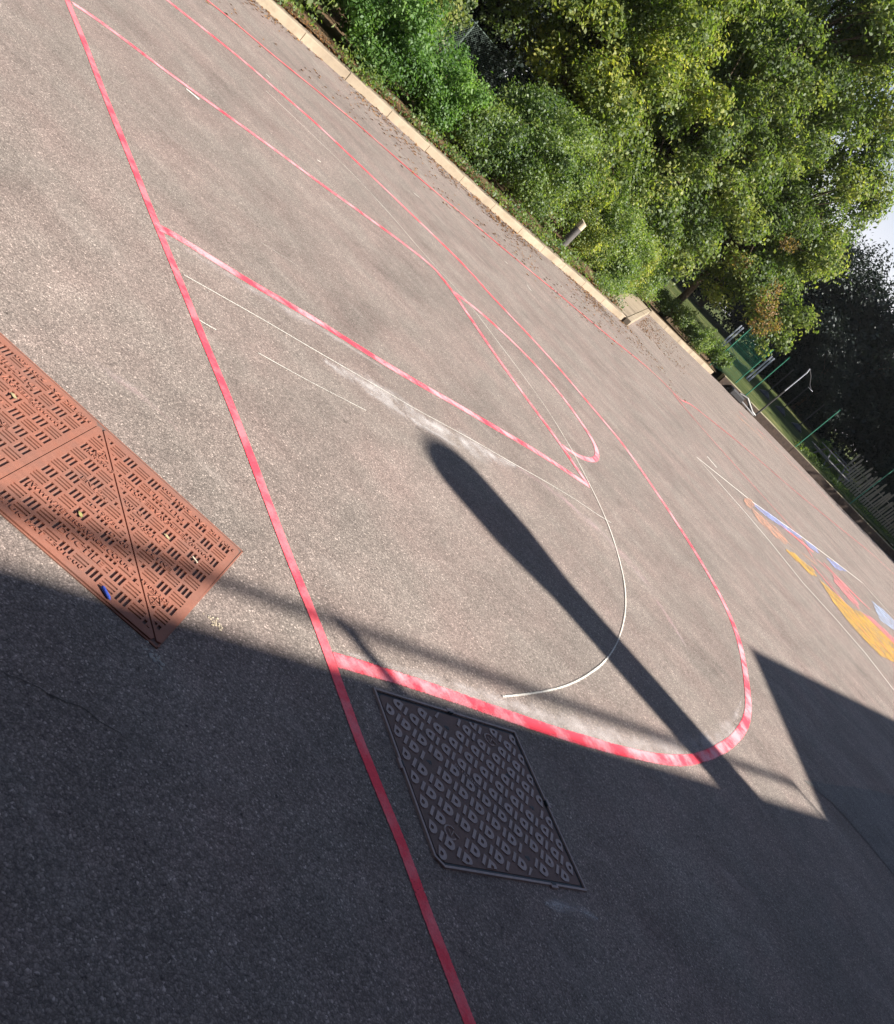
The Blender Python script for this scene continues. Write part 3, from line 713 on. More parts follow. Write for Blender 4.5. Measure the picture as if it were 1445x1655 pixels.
# frame: thin raised rim with small lugs
fm = MB()
cor = [(0, 0), (LU, 0), (LU, LV), (.028, LV), (0, LV-.028)]
def rimseg(p, q, w=.0075, z1=.0075):
    p = Vector(p); q = Vector(q); d = (q-p).normalized(); nn = Vector((-d.y, d.x))*w/2
    solid_poly(fm, [p-nn-d*w*.45, q-nn+d*w*.45, q+nn+d*w*.45, p+nn-d*w*.45], -.01, z1)
for i in range(5): rimseg(cor[i], cor[(i+1) % 5], z1=.0070+.0003*i)
for (u, v, du, dv) in ((.37, -.006, .035, .012), (-.006, .285, .012, .035), (.55, LV+.006, .035, .012), (LU+.006, .30, .012, .035)):
    solid_poly(fm, [(u-du/2, v-dv/2), (u+du/2, v-dv/2), (u+du/2, v+dv/2), (u-du/2, v+dv/2)], -.01, .0088)
fm.build('frame', M['iron_raised'], cv)
seat = MB(); solid_poly(seat, [(.0, .0), (LU, .0), (LU, LV), (.028, LV), (0, LV-.028)][::-1], -.02, .0012); seat.build('seating_groove', M['black_plastic'], cv)
for (u, v, du, dv) in ((.37, .004, .022, .006), (.004, .285, .006, .022), (.55, LV-.001, .022, .008), (LU-.004, .30, .006, .022)):
    lg = MB(); solid_poly(lg, [(u-du/2, v-dv/2), (u+du/2, v-dv/2), (u+du/2, v+dv/2), (u-du/2, v+dv/2)], .0, .0094); lg.build('lifting_slot', M['black_plastic'], cv)
# mortar crumbs at the tip of the red covers
a = N('mortar'); M['mortar'] = a.done(a.bsdf(a.mix(a.noise(90), (.34, .33, .31), (.46, .44, .40)), .95, .1, a.noise(200), .6, .003))
def crumb(x, y, r, n, mat, name, label, cat, z=.0):
    z = .001; n = int(n*1.8)
    mb = MB()
    for i in range(n):
        ax, ay = x+random.gauss(0, r), y+random.gauss(0, r*.5); s = random.uniform(.0015, .0055)
        pts = [(ax+s*math.cos(t)*random.uniform(.7, 1.3), ay+s*math.sin(t)*random.uniform(.7, 1.3)) for t in np.linspace(0, 2*math.pi, 7)[:-1]]
        k = len(pts); mb.add([(*p, z) for p in pts]+[(ax, ay, z+s*.5)], [(i_, (i_+1) % k, k) for i_ in range(k)])
    return tag(mb.build(name, mat, None), label, cat)
crumb(-.235, 1.905, .02, 22, M['mortar'], 'mortar_crumbs', 'grey mortar crumbs at the lowest corner of the red covers', 'mortar', .003)
crumb(-.214, 2.197, .014, 16, simple('pale_crumb', (.42, .36, .27), (.50, .43, .32), 60), 'dropped_crumbs', 'cream coloured crumbs on asphalt beside the red covers', 'crumbs', .003)

# litter on the covers
def leaf_on(x, y, ln, wd, rz, mat, label, name='fallen_leaf', cat='leaf', z=.009):
    n_ = 8; V = []; F = []
    for i in range(n_+1):
        t = i/n_; hw = wd/2*math.sin(math.pi*t)**.8; zz_ = .0012*math.sin(t*6)+.0015
        V += [((t-.5)*ln, hw, zz_+.001), ((t-.5)*ln, 0, zz_), ((t-.5)*ln, -hw, zz_+.001)]
        if i: b0 = 3*(i-1); F += [(b0, b0+1, b0+4, b0+3), (b0+1, b0+2, b0+5, b0+4)]
    o = pydata(name, V, F, mat); o.location = (x, y, z); o.rotation_euler = (0, 0, rz); return tag(o, label, cat)
m_y = simple('yellow_leaf', (.26, .26, .09), (.30, .27, .11), 80); m_p = simple('pale_leaf', (.34, .29, .17), (.28, .24, .13), 80)
leaf_on(-.655, 2.069, .024, .011, -.3, m_y, 'small yellow green leaf on the upright lettered red cover')
leaf_on(-.496, 2.296, .026, .011, .2, m_p, 'small pale dry leaf on the red cover nearest the thick line')
leaf_on(-1.061, 2.217, .028, .012, .1, m_p, 'small pale dry leaf on the farther red cover')
o = MB().box((0, 0, 0), (.024, .005, .004)).build('wood_chip', simple('chip', (.75, .68, .52), (.7, .6, .45), 60), bevel=.001); o.location = (-.397, 2.32, .0108); o.rotation_euler = (0, 0, -.15); tag(o, 'tiny pale wood splinter on the red cover nearest the thick line', 'splinter')
o = MB().tube([(-.022, 0, 0), (-.018, 0, 0), (.014, .001, 0), (.022, .001, 0)], [.002, .0052, .0048, .001], 8).build('chalk_stick', simple('blue_chalk_stick', (.05, .10, .55), (.07, .14, .62), 60), smooth=True); o.location = (-.432, 1.922, .0135); o.rotation_euler = (0, 0, -.35); tag(o, 'small bright blue chalk piece on the edge of the red cover', 'chalk')

# ------------------------------------------------------------------ kerb
def resample(pts, step):
    P = [Vector(p) for p in pts]; out_ = [P[0]]; acc = 0
    for a_, b_ in zip(P, P[1:]):
        d = (b_-a_).length; t = step-acc
        while t <= d: out_.append(a_.lerp(b_, t/d)); t += step
        acc = (d-(t-step))
    return out_
def kerb_run(parent, path, step, w, h, mat, name='kerb_stone', z0=-.05, off=None):
    P = resample(path, step)
    for a_, b_ in zip(P, P[1:]):
        d = b_-a_; nrm = Vector((-d.y, d.x)).normalized(); mid = (a_+b_)/2+nrm*w/2
        o = MB().box((0, 0, 0), (d.length-.004, w, h-z0), 0).build(name, mat, parent, bevel=.007)
        o.location = (mid.x-parent.location.x, mid.y-parent.location.y, (h+z0)/2+random.uniform(-.006, .006)); o.rotation_euler = (random.uniform(-.01, .01), 0, math.atan2(d.y, d.x)+random.uniform(-.006, .006))
kb = empty('kerb', (-3, 17, 0)); tag(kb, 'pale sunlit concrete kerb running along the bushes past the bollard', 'kerb')
kerb_run(kb, KERB, .9, .14, .13, M['kerb'])
kerb_run(kb, [(x-.165*.82, y+.165*.58) for x, y in KERB], .75, .42, .115, M['pad'], 'edging_slab')
kerb_run(kb, RETURN, .9, .14, .13, M['kerb'])
kf = empty('kerb', (1.5, 34.5, 0)); tag(kf, 'pale far stretch of kerb in front of the ivy, ending at the dark low wall', 'kerb')
kerb_run(kf, FARK, .9, .45, .15, M['kerb'])
o = link('paving_slab', sheet('paving_slab', [(-.44, 21.9), (-.40, 32.6), (-1.5, 33.1), (-1.5, 21.2)], .124, M['pad']), M['pad']); tag(o, kind='structure'); o.name = 'pavement'
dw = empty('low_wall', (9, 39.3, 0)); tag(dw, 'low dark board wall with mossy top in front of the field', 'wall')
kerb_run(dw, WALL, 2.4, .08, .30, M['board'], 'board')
kerb_run(dw, [(x-.01, y+.085) for x, y in WALL], 1.2, .22, .33, M['coping'], 'coping_stone', z0=.0)

# bollard
bo = empty('bollard', (-2.42, 20.0, .13)); tag(bo, 'short round grey wooden bollard with pale sunlit top behind the kerb', 'bollard')
mb = MB(); mb.tube([(0, 0, 0), (0, 0, .02), (0, 0, .60)], [.082, .085, .085], 20); mb.build('post', M['bollard'], bo, smooth=False)
mb = MB(); n_ = 20
ring = lambda r_, z, sl=0: [(r_*math.cos(2*math.pi*k/n_), r_*math.sin(2*math.pi*k/n_), z+sl*math.cos(2*math.pi*k/n_)) for k in range(n_)]
mb.add(ring(.0855, .60)+ring(.0855, .76, -.02), [(k, (k+1) % n_, n_+(k+1) % n_, n_+k) for k in range(n_)]+[tuple(n_+k for k in range(n_))])
mb.build('lit_top', M['bollard_top'], bo)

# ------------------------------------------------------------------ foliage
rng = np.random.default_rng(11)
def leaf_mesh(name, centers, radii, count, size, mat, shell=.55, squash=.8, droop=.25, aspect=.62):
    C = np.array(centers, float); Rr = np.array(radii, float)
    wgt = Rr**2; wgt /= wgt.sum(); idx = rng.choice(len(C), count, p=wgt)
    d = rng.normal(size=(count, 3)); d /= np.linalg.norm(d, axis=1)[:, None]
    rad = Rr[idx]*(shell+(1-shell)*rng.random(count)**.6)*(1+.42*np.abs(rng.normal(size=count)))
    # tufts: pull leaves toward twig ends
    pos = C[idx]+d*rad[:, None]*np.array([1, 1, squash])
    keep = pos[:, 2] > .14; pos = pos[keep]; d = d[keep]; idx = idx[keep]; count = len(pos)
    nrm = d*.55+rng.normal(size=(count, 3))*.55+np.array([.25, 0, .5]); nrm /= np.linalg.norm(nrm, axis=1)[:, None]
    t = rng.normal(size=(count, 3))+np.array([0, 0, -droop*2]); t -= (t*nrm).sum(1)[:, None]*nrm; t /= np.linalg.norm(t, axis=1)[:, None]
    b = np.cross(nrm, t); s = size*rng.uniform(.5, 1.5, count)[:, None]
    V = np.empty((count, 4, 3)); V[:, 0] = pos-t*s*.5; V[:, 1] = pos+b*s*aspect*.5-t*s*.08+nrm*s*.10; V[:, 2] = pos+t*s*.5; V[:, 3] = pos-b*s*aspect*.5-t*s*.08+nrm*s*.10
    me = bpy.data.meshes.new(name); me.vertices.add(count*4); me.vertices.foreach_set('co', V.astype(np.float32).ravel())
    me.loops.add(count*4); me.loops.foreach_set('vertex_index', np.arange(count*4, dtype=np.int32))
    me.polygons.add(count); me.polygons.foreach_set('loop_start', np.arange(0, count*4, 4, dtype=np.int32))
    me.update(calc_edges=True)
    ct = rng.random(len(C)); tint = np.clip(.30+.5*(ct[idx]-.5)+.45*rng.normal(size=count)*.45+.1*rng.random(count)+.06, 0, 1)
    at = me.attributes.new('tint', 'FLOAT', 'POINT'); at.data.foreach_set('value', np.repeat(tint, 4).astype(np.float32))
    me.materials.append(mat); return me

def clumps(cx, cy, cz, rx, ry, rz, n, r0, r1, bias=0):
    out_ = []; ra = []
    for i in range(n):
        d = rng.normal(size=3); d /= np.linalg.norm(d); k = rng.uniform(.35, 1.18)
        out_.append((cx+d[0]*rx*k, cy+d[1]*ry*k, max(.35, cz+d[2]*rz*k))); ra.append(rng.uniform(r0, r1))
    return out_, ra

def limbs(base, cl, rad, every=3, mat='bark', z0=0):
    mb = MB(); b = Vector(base); top = Vector((np.mean([c[0] for c in cl]), np.mean([c[1] for c in cl]), np.mean([c[2] for c in cl])))
    fork = b.lerp(top, .45); fork.x += .1
    mb.tube([b, b.lerp(fork, .5)+Vector((.06, .03, 0)), fork, top], [rad, rad*.8, rad*.62, rad*.25], 9)
    for c in cl[::every]:
        c = Vector(c); s_ = fork.lerp(top, random.uniform(0, .7)); m_ = s_.lerp(c, .5)+Vector((0, 0, .15*(c-s_).length))
        mb.tube([s_, m_, c], [rad*.28, rad*.16, rad*.05], 5)
    return mb

def shrub(label, base, ell, n, rr, count, size, mat, cat='bush', name='shrub', group=None, extra=None, **k):
    t = empty(name, base); tag(t, label, cat, group)
    cl, ra = clumps(0, 0, ell[3], ell[0], ell[1], ell[2], n, *rr)
    if extra: 
        for e in extra: cl.append(e[:3]); ra.append(e[3])
    if cat == 'bush':
        for _ in range(9):
            th = rng.uniform(0, 6.28); q0 = np.array([math.cos(th)*ell[0]*.8, math.sin(th)*ell[1]*.8, ell[3]+ell[2]*rng.uniform(-.1, .8)])
            dd = np.array([math.cos(th)*.5, math.sin(th)*.5, rng.uniform(-.2, 1.1)])
            for s_ in range(5): cl.append(tuple(q0+dd*s_*.14)); ra.append(.20-.03*s_)
    cl2 = [(c[0]+base[0], c[1]+base[1], c[2]+base[2]) for c in cl]
    me = leaf_mesh('foliage', cl2, ra, count, size, M[mat], **k)
    me.transform(Matrix.Translation((-base[0], -base[1], -base[2])))
    link('foliage' if cat == 'bush' else 'crown', me, None, t)
    limbs((0, 0, -.1), cl, .05 if cat == 'bush' else .20, 2 if cat == 'bush' else 2).build('stem' if cat == 'bush' else 'trunk', M['bark'], t, smooth=True)
    return t

# bushes on the bank, from near left to far right
shrub('dark glossy large leaved bush at the near end of the kerb', (-8.6, 13.6, .15), (1.3, 1.6, 1.1, 1.0), 40, (.25, .5), 16000, .12, 'leaf_laurel')
shrub('glossy large leaved bush left of the bright green one', (-7.7, 15.4, .15), (1.0, 1.2, 1.0, .95), 30, (.25, .45), 13000, .11, 'leaf_laurel')
shrub('bright green feathery bush beside the glossy dark one', (-6.35, 15.7, .15), (.75, 1.1, .75, .62), 34, (.18, .35), 24000, .055, 'leaf_bright')
shrub('bright green bush leaning over the kerb, left of the shaded gap', (-5.5, 17.1, .15), (.7, 1.0, .65, .58), 30, (.18, .35), 18000, .055, 'leaf_bright')
shrub('low dark green bush in the gap before the ivy mound', (-4.75, 18.2, .15), (.6, .9, .5, .45), 24, (.18, .32), 12000, .055, 'leaf_ivy')
shrub('large rounded ivy covered bush, yellow green on its sunlit side', (-4.0, 19.6, .15), (1.05, 1.3, .95, .85), 60, (.2, .42), 38000, .055, 'leaf_ivy')
shrub('yellow green bush crowning the ivy mound behind the bollard', (-4.2, 21.8, .15), (1.0, 1.3, 1.1, 1.05), 44, (.22, .42), 24000, .06, 'leaf_yellow')
shrub('small bright bush just right of the bollard', (-2.45, 22.0, .15), (.6, .9, .5, .45), 24, (.16, .3), 13000, .05, 'leaf_yellow')
shrub('rounded green bush between the bollard and the paved corner', (-1.95, 24.6, .15), (.7, 1.5, .8, .65), 34, (.2, .4), 22000, .06, 'leaf_ivy')
shrub('bush with yellowing leaves beside the paved corner', (-1.75, 28.0, .15), (.65, 1.8, .8, .6), 34, (.2, .4), 22000, .06, 'leaf_yellow')
shrub('dark bush behind the paved corner', (-1.6, 32.0, .15), (.9, 1.4, .8, .65), 26, (.2, .4), 16000, .07, 'leaf_ivy')
shrub('tall shaded bush filling the hollow left of the chain link fence', (-10.4, 18.6, .15), (1.3, 1.5, 1.4, 1.5), 40, (.3, .6), 22000, .09, 'leaf_laurel')
shrub('tall shaded bush in front of the chain link fence', (-6.2, 20.4, .15), (.8, 1.2, .35, .35), 26, (.2, .38), 11000, .06, 'leaf_ivy')
shrub('tall leafy bush rising behind the two bright green bushes', (-7.7, 18.9, .15), (1.0, 1.3, 1.0, 1.2), 44, (.22, .45), 22000, .08, 'leaf_hazel')
shrub('tall shaded bush behind the chain link fence', (-10.0, 27.0, .15), (1.6, 2.4, 1.9, 1.6), 40, (.4, .8), 18000, .12, 'leaf_shaded')
shrub('tall shaded bush deep in the hollow behind the ivy mound', (-6.2, 31.5, .15), (1.8, 2.2, 1.7, 1.5), 40, (.4, .8), 18000, .12, 'leaf_shaded')
shrub('tall shaded bush deep behind the paved corner', (-3.0, 37.0, .15), (2.2, 1.8, 1.9, 1.6), 40, (.4, .8), 18000, .12, 'leaf_shaded')
for i, (x, y, z) in enumerate([(.15, 34.6, .15), (1.35, 35.7, .15), (2.5, 37.3, .2)]):
    shrub(['low ivy clump on the far kerb nearest the paved corner', 'middle one of the three low ivy clumps along the far kerb', 'low ivy clump next to the green mesh fence'][i], (x, y, z), (.65, .5, .30, .35), 14, (.18, .32), 8000, .06, 'leaf_ivy')

# trees on the bank
def tree(label, base, c, e, n, rr, count, size, mat, extra=None, group='leafy trees on the bank', **k):
    ex = [(x-base[0], y-base[1], z-base[2], r_) for x, y, z, r_ in (extra or [])]
    t = empty('tree', base); tag(t, label, 'tree', group)
    cl, ra = clumps(c[0]-base[0], c[1]-base[1], c[2]-base[2], *e, n, *rr)
    for q_ in ex: cl.append(q_[:3]); ra.append(q_[3])
    cl2 = [(q_[0]+base[0], q_[1]+base[1], q_[2]+base[2]) for q_ in cl]
    me = leaf_mesh('crown', cl2, ra, count, size, M[mat], **k); me.transform(Matrix.Translation((-base[0], -base[1], -base[2])))
    link('crown', me, None, t)
    limbs((0, 0, -.1), cl, .17, 2).build('trunk', M['bark'], t, smooth=True)
    return t
tree('leafy tree above the glossy bushes at the top of the picture', (-12.2, 18.5, .15), (-11.2, 18.6, 4.4), (3.0, 3.0, 2.3), 150, (.25, .6), 50000, .115, 'leaf_hazel')
tree('leafy tree with shaded hollow beneath it, behind the chain link fence', (-9.8, 23.8, .15), (-8.9, 23.4, 5.4), (3.0, 3.2, 2.6), 170, (.25, .6), 62000, .115, 'leaf_hazel')
tree('tree with bright yellow green sprays behind the ivy mound', (-6.8, 27.2, .15), (-5.9, 26.4, 5.4), (2.8, 3.0, 3.2), 190, (.22, .55), 86000, .11, 'leaf_yellow',
     extra=[(-4.2, 24.5, 2.4, .5), (-4.4, 25.5, 3.0, .6), (-3.4, 26, 2.0, .5), (-3.8, 26.5, 2.8, .6), (-3.0, 27, 2.2, .5), (-4.9, 24.0, 3.2, .6), (-3.2, 25.2, 1.5, .4)])
tree('full leafy tree behind the paved corner', (-3.4, 31.0, .15), (-2.7, 30.2, 5.2), (2.9, 3.0, 3.4), 200, (.22, .55), 94000, .11, 'leaf_hazel',
     extra=[(-1.6, 29.5, 2.0, .5), (-1.2, 30.5, 2.4, .5), (-2.2, 28.5, 2.4, .6), (-.8, 31.5, 1.8, .5), (-.6, 32.5, 2.6, .5), (-2.6, 28, 3.0, .6), (-1.4, 31.4, 3.2, .6)])
tree('largest leafy tree reaching out to the sky gap with hanging branches', (.1, 35.2, .15), (-.45, 35.0, 5.2), (3.0, 2.8, 3.5), 210, (.22, .55), 95000, .115, 'leaf_hazel',
     extra=[(2.9, 34.6, 3.2, .5), (3.3, 34.8, 2.8, .4), (2.5, 34.3, 2.6, .5), (3.0, 34.5, 2.2, .3), (1.9, 34.2, 3.0, .45), (3.5, 34.6, 3.6, .4), (1.2, 34.0, 3.2, .45), (2.0, 34.2, 7.9, .5), (2.2, 34.2, 7.4, .4), (1.2, 34.2, 8.3, .6), (1.5, 34.3, 7.6, .5), (.6, 34, 9.0, .6), (1.9, 34.2, 7.0, .4), (3.7, 34.8, 2.5, .3), (3.4, 34.5, 1.9, .22)])
tree('tall leafy tree filling the top right corner', (-4.6, 33.5, .15), (-3.2, 33.2, 9.9), (4.5, 4.0, 3.2), 200, (.3, .7), 80000, .13, 'leaf_hazel')
tree('tall tree at the top edge behind the yellow green tree', (-10.5, 30.5, .15), (-9.5, 29.5, 8.5), (4.6, 4.0, 4), 170, (.3, .75), 60000, .14, 'leaf_hazel')
# rusty seed sprays on the big tree
sp_ = MB()
me = leaf_mesh('seed_sprays', [(2.3, 33.4, 2.9), (2.6, 33.6, 2.3), (1.9, 33.3, 3.4), (2.9, 33.8, 2.7), (.6, 32.4, 3.2), (1.2, 32.6, 4.6)], [.35, .3, .3, .22, .25, .25], 1500, .07, M['leaf_rusty'])
me.transform(Matrix.Translation((-.1, -35.2, -.15)))
link('seed_sprays', me, None, [o_ for o_ in bpy.data.objects if o_.get('label', '').startswith('largest leafy')][0])

# dark trees far behind, two shapes, copied; those off the right edge added for shade
def dark_proto(n, count, seed_r, c=(0, 0, 5.2), e=(4.2, 4.0, 4.3)):
    t = empty('tree', (0, 0, 0)); cl, ra = clumps(*c, *e, n, .8, 1.5)
    me = leaf_mesh('crown', cl, ra, count, .19, M['leaf_shaded'], shell=.3); link('crown', me, None, t)
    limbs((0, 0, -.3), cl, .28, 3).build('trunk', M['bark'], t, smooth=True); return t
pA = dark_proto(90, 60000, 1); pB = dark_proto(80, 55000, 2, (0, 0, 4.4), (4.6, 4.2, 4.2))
spots = [(6.8, 68, 1.0, 1.0, 'dark shaded tree just right of the sky gap'), (12, 69, 2.1, 1.25, 'dark shaded tree behind the light pole'), (17.5, 67, .4, 1.25, 'dark shaded tree behind the picket fence'),
         (22.5, 66, 3.3, 1.3, 'dark shaded tree at the right edge of the picture'), (1.5, 72, 4.1, 1.0, 'dark shaded tree glimpsed behind the hanging branches'), (-4, 60, 1.9, 1.1, 'dark tree far behind the paved corner'),
         (-10, 52, 2.6, 1.1, 'dark tree far behind the yellow green tree'), (-16, 46, .9, 1.1, 'dark tree far behind the ivy mound'), (-21, 38, 5.1, 1.1, 'dark tree far behind the chain link fence'),
         (-20, 29, 3.9, 1.0, 'dark tree far behind the bright green bushes'), (-18.5, 21, 1.2, 1.0, 'dark tree far behind the glossy bushes'),
         (21.5, 44.8, 1.4, 1.15, 'tall dark tree added off the right edge to shade the near grass'), (23.5, 51.5, 2.9, 1.45, 'tall dark tree added off the right edge to shade the middle of the grass'), (31, 71, 5.0, 1.5, 'tallest dark tree added off the right edge for shade'),
         (26, 48, 2.2, 1.3, 'dark tree added off the right edge of the field for shade'), (28, 76, 4.4, 1.4, 'second dark tree added off the right edge of the field for shade'), (30, 53, .3, 1.3, 'third dark tree added off the right edge of the field for shade'),
         (16, 50.5, 1.1, .55, 'small dark tree behind the picket fence'), (19.5, 55, 4.1, .9, 'middle sized dark tree behind the picket fence'), (10.5, 65.0, 5.6, .6, 'small dark tree at the far end of the lit grass strip')]
for i, (x, y, rz, s, lb) in enumerate(spots):
    o = (pA if i == 0 else pB if i == 1 else copy_tree(pA if i % 2 == 0 else pB))
    o.location = (x, y, .2 if y < 42 else field_z(x, y)-.1); o.rotation_euler = (0, 0, rz); o.scale = (s, s, s); tag(o, lb, 'tree', 'dark trees in the background')

# ------------------------------------------------------------------ chain link fence in the hollow
F1, F2 = Vector((-8.9, 20.5)), Vector((-6.2, 30.0)); FL = (F2-F1).length; fz = math.atan2((F2-F1).y, (F2-F1).x)
cf = empty('chain_link_fence', (*F1, .15), fz); tag(cf, 'chain link fence glimpsed between the bushes in the shaded hollow', 'fence')
mb = MB(); s = .085; hh = 1.9
k = -hh
while k < FL:
    for sg in (1, -1):
        a0 = max(0, k); a1 = min(FL, k+hh)
        z0_, z1_ = (a0-k, a1-k)
        if sg < 0: z0_, z1_ = hh-z0_, hh-z1_
        if a1-a0 > .05: mb.tube([(a0, .004*sg, z0_), (a1, .004*sg, z1_)], .0028, 3, False)
    k += s
o = mb.build('wire_mesh', M['wire'], cf)
MB().tube([(0, 0, hh+.01), (FL, 0, hh+.01)], .012, 6).build('top_rail', M['wire'], cf)
for i in range(4): MB().tube([(FL*i/3, .05, 0), (FL*i/3, .05, hh+.08)], .03, 8).build('post', M['wire'], cf)

# ------------------------------------------------------------------ field furniture
def post(x, y, h, label, z=None):
    t = empty('fence_post', (x, y, .30 if z is None else z)); tag(t, label, 'post', 'thin green posts behind the low wall')
    MB().tube([(0, 0, 0), (0, 0, h)], .023, 8).build('tube', M['green_metal'], t, smooth=False)
    MB().box((0, 0, h+.008), (.062, .062, .016)).build('cap', M['green_metal'], t)
    return t
post(4.66, 38.3, 2.15, 'thin green post nearest the twin grey posts')
post(7.67, 39.35, 2.22, 'thin green post halfway along the dark low wall')
post(11.2, 40.6, 2.3, 'thin green post in front of the picket fence')
post(14.4, 42.4, 2.3, 'thin green post at the right edge beyond the picket fence')
# green mesh panel fence on the left
mf = empty('mesh_fence', (2.75, 37.2, .25), R(52)); tag(mf, 'green wire mesh fence panel beside the hanging branches', 'fence')
mb = MB()
for i in range(44): mb.tube([(i*.05, 0, 0), (i*.05, 0, 1.9)], .0025, 3, False)
for i in range(11): mb.tube([(0, .006, i*.19), (2.15, .006, i*.19)], .003, 3, False)
mb.build('wire_mesh', M['green_metal'], mf)
for x in (0, 2.18): MB().tube([(x, 0, -.1), (x, 0, 2.0)], .025, 8).build('post', M['green_metal'], mf)
def twin(x, y, h, label):
    t = empty('twin_post', (x, y, field_z(x, y)-.25), R(10)); tag(t, label, 'post', 'twin grey posts on the grass')
    for sx in (-.075, .075): MB().box((sx, 0, h/2), (.075, .075, h)).build('upright', M['grey_metal'], t, bevel=.006)
    for z in (.25, h-.2): MB().box((0, 0, z), (.07, .03, .06)).build('spacer', M['grey_metal'], t)
twin(3.35, 50, 1.75, 'twin grey steel posts nearest the hanging branches')
twin(5.32, 48, 1.85, 'twin grey steel posts beside the thin green post')
# net line sagging between them
tag(MB().tube([(3.5, 50, 1.2), (4.0, 49.6, .95), (4.5, 49.2, .85), (5.0, 48.5, .98), (5.3, 48.1, 1.25)], .012, 5).build('rope', M['grey_metal']), 'thin rope sagging between the twin grey posts', 'rope')

# portable hoop stand: black base, pole with arm
st = empty('hoop_stand', (5.38, 37.45, 0)); tag(st, 'black portable hoop stand with a tall thin pole beside the dark wall', 'hoop stand')
MB().tube([(0, 0, .05), (.02, 0, 1.5)], .035, 10).build('lower_pole', M['lamp_metal'], st)
MB().tube([(.02, 0, 1.5), (.04, 0, 2.5), (.0, 0, 2.68)], .026, 10).build('upper_pole', M['grey_metal'], st)
MB().tube([(.0, 0, 2.68), (.25, 0, 2.52), (.45, -.02, 2.30), (.60, -.03, 2.22)], [.02, .016, .014, .02], 8).build('arm', M['lamp_metal'], st)
MB().tube([(.60+.12*math.cos(t), -.03+.12*math.sin(t), 2.2) for t in np.linspace(0, 2*math.pi, 13)], .008, 5, False).build('ring', M['grey_metal'], st)
ang = math.atan2(36.45-37.4, 3.6-5.38)
b_ = MB(); b_.box((-1.45*math.cos(.5)*.95, -.70, .13), (.75, .45, .26), .5); b_.build('base', M['black_plastic'], st, bevel=.05)
MB().tube([(-1.1, -.6, .26), (-.75, -.42, .34), (-.2, -.1, .12), (0, 0, .1)], [.05, .06, .05, .04], 8).build('neck', M['lamp_metal'], st)
MB().tube([(-.85, -.55, .12), (-.05, -.08, .06)], .03, 8).build('strut', M['bench'], st)
for sx in (-1.55, -.95):
    MB().tube([(sx, -.98 if sx < -1.2 else -.65, .06), (sx-.02, -.93 if sx < -1.2 else -.6, .06)], .06, 12).build('wheel', M['black_plastic'], st)

# three more stands standing on the grass
def far_stand(x, y, h, label):
    t = empty('stand', (x, y, field_z(x, y)-.02)); tag(t, label, 'stand', 'dark stands on the grass')
    MB().tube([(0, 0, .1), (0, 0, h)], .03, 8).build('pole', M['lamp_metal'], t)
    MB().tube([(0, 0, 0), (0, 0, .06), (0, 0, .22)], [.38, .36, .12], 14).build('base', M['black_plastic'], t)
far_stand(6.75, 50.5, 1.9, 'dark stand on the grass just left of the hoop stand pole')
far_stand(8.0, 51, 2.0, 'dark stand on the grass right of the hoop stand pole')
far_stand(9.3, 51.5, 1.8, 'dark stand on the grass farthest toward the benches')

# benches
def bench(x, y, rz, label):
    t = empty('picnic_bench', (x, y, field_z(x, y)-.02), rz); tag(t, label, 'bench', 'grey picnic benches in the shade')
    for k_ in range(4): MB().box((0, -.27+.18*k_, .74), (1.7, .16, .04)).build('table_board', M['bench'], t)
    for yy in (-.72, .72): MB().box((0, yy, .45), (1.7, .24, .04)).build('seat', M['bench'], t)
    for xx in (-.6, .6):
        MB().box((xx, 0, .40), (.06, 1.55, .08)).build('cross_bar', M['bench'], t)
        for sg in (-1, 1): MB().tube([(xx+.05, sg*.62, 0), (xx+.05, sg*.2, .71)], .04, 6).build('leg', M['bench'], t)
bench(10.0, 43.6, .5, 'grey picnic bench nearest the middle green post')
bench(11.3, 47.2, .9, 'grey picnic bench left of the picket fence')

# picket fence
pf = empty('picket_fence', (11.3, 46.3, field_z(11, 46))); tag(pf, 'weathered pale picket fence with uneven tops in dappled sun', 'fence')
P_a, P_b = Vector((0, 0)), Vector((6.5, .9)); n_ = 44
for i in range(n_):
    p = P_a.lerp(P_b, i/(n_-1)); h = random.uniform(1.05, 1.45)-i*.004
    o = MB(); o.add([(-.045, -.01, 0), (.045, -.01, 0), (.045, .01, 0), (-.045, .01, 0), (-.045, -.01, h), (.045, -.01, h), (.045, .01, h), (-.045, .01, h), (0, -.01, h+.07), (0, .01, h+.07)],
                    [(0, 1, 5, 8, 4), (3, 7, 9, 6, 2), (0, 4, 7, 3), (1, 2, 6, 5), (4, 8, 9, 7), (5, 6, 9, 8)])
    o = o.build('picket', M['picket'], pf); o.location = (p.x, p.y, .05); o.rotation_euler = (random.uniform(-.03, .03), random.uniform(-.06, .06), .14)
for z in (.35, .95):
    MB().tube([(0, .035, z), (6.5, .935, z)], .025, 6).build('rail', M['picket'], pf)
shrub('low dark bush left of the picket fence', (10.4, 45.6, field_z(10, 45)-.1), (.8, .6, .35, .35), 12, (.25, .4), 5000, .09, 'leaf_ivy')
# rough growth at the foot of the wall
lm = leaf_mesh('ground_cover', [(8+i*.35, 40.6+i*.20, .42) for i in range(30)], [.22]*30, 7000, .07, M['leaf_ivy'])
o = link('ground_cover', lm); tag(o, kind='stuff')

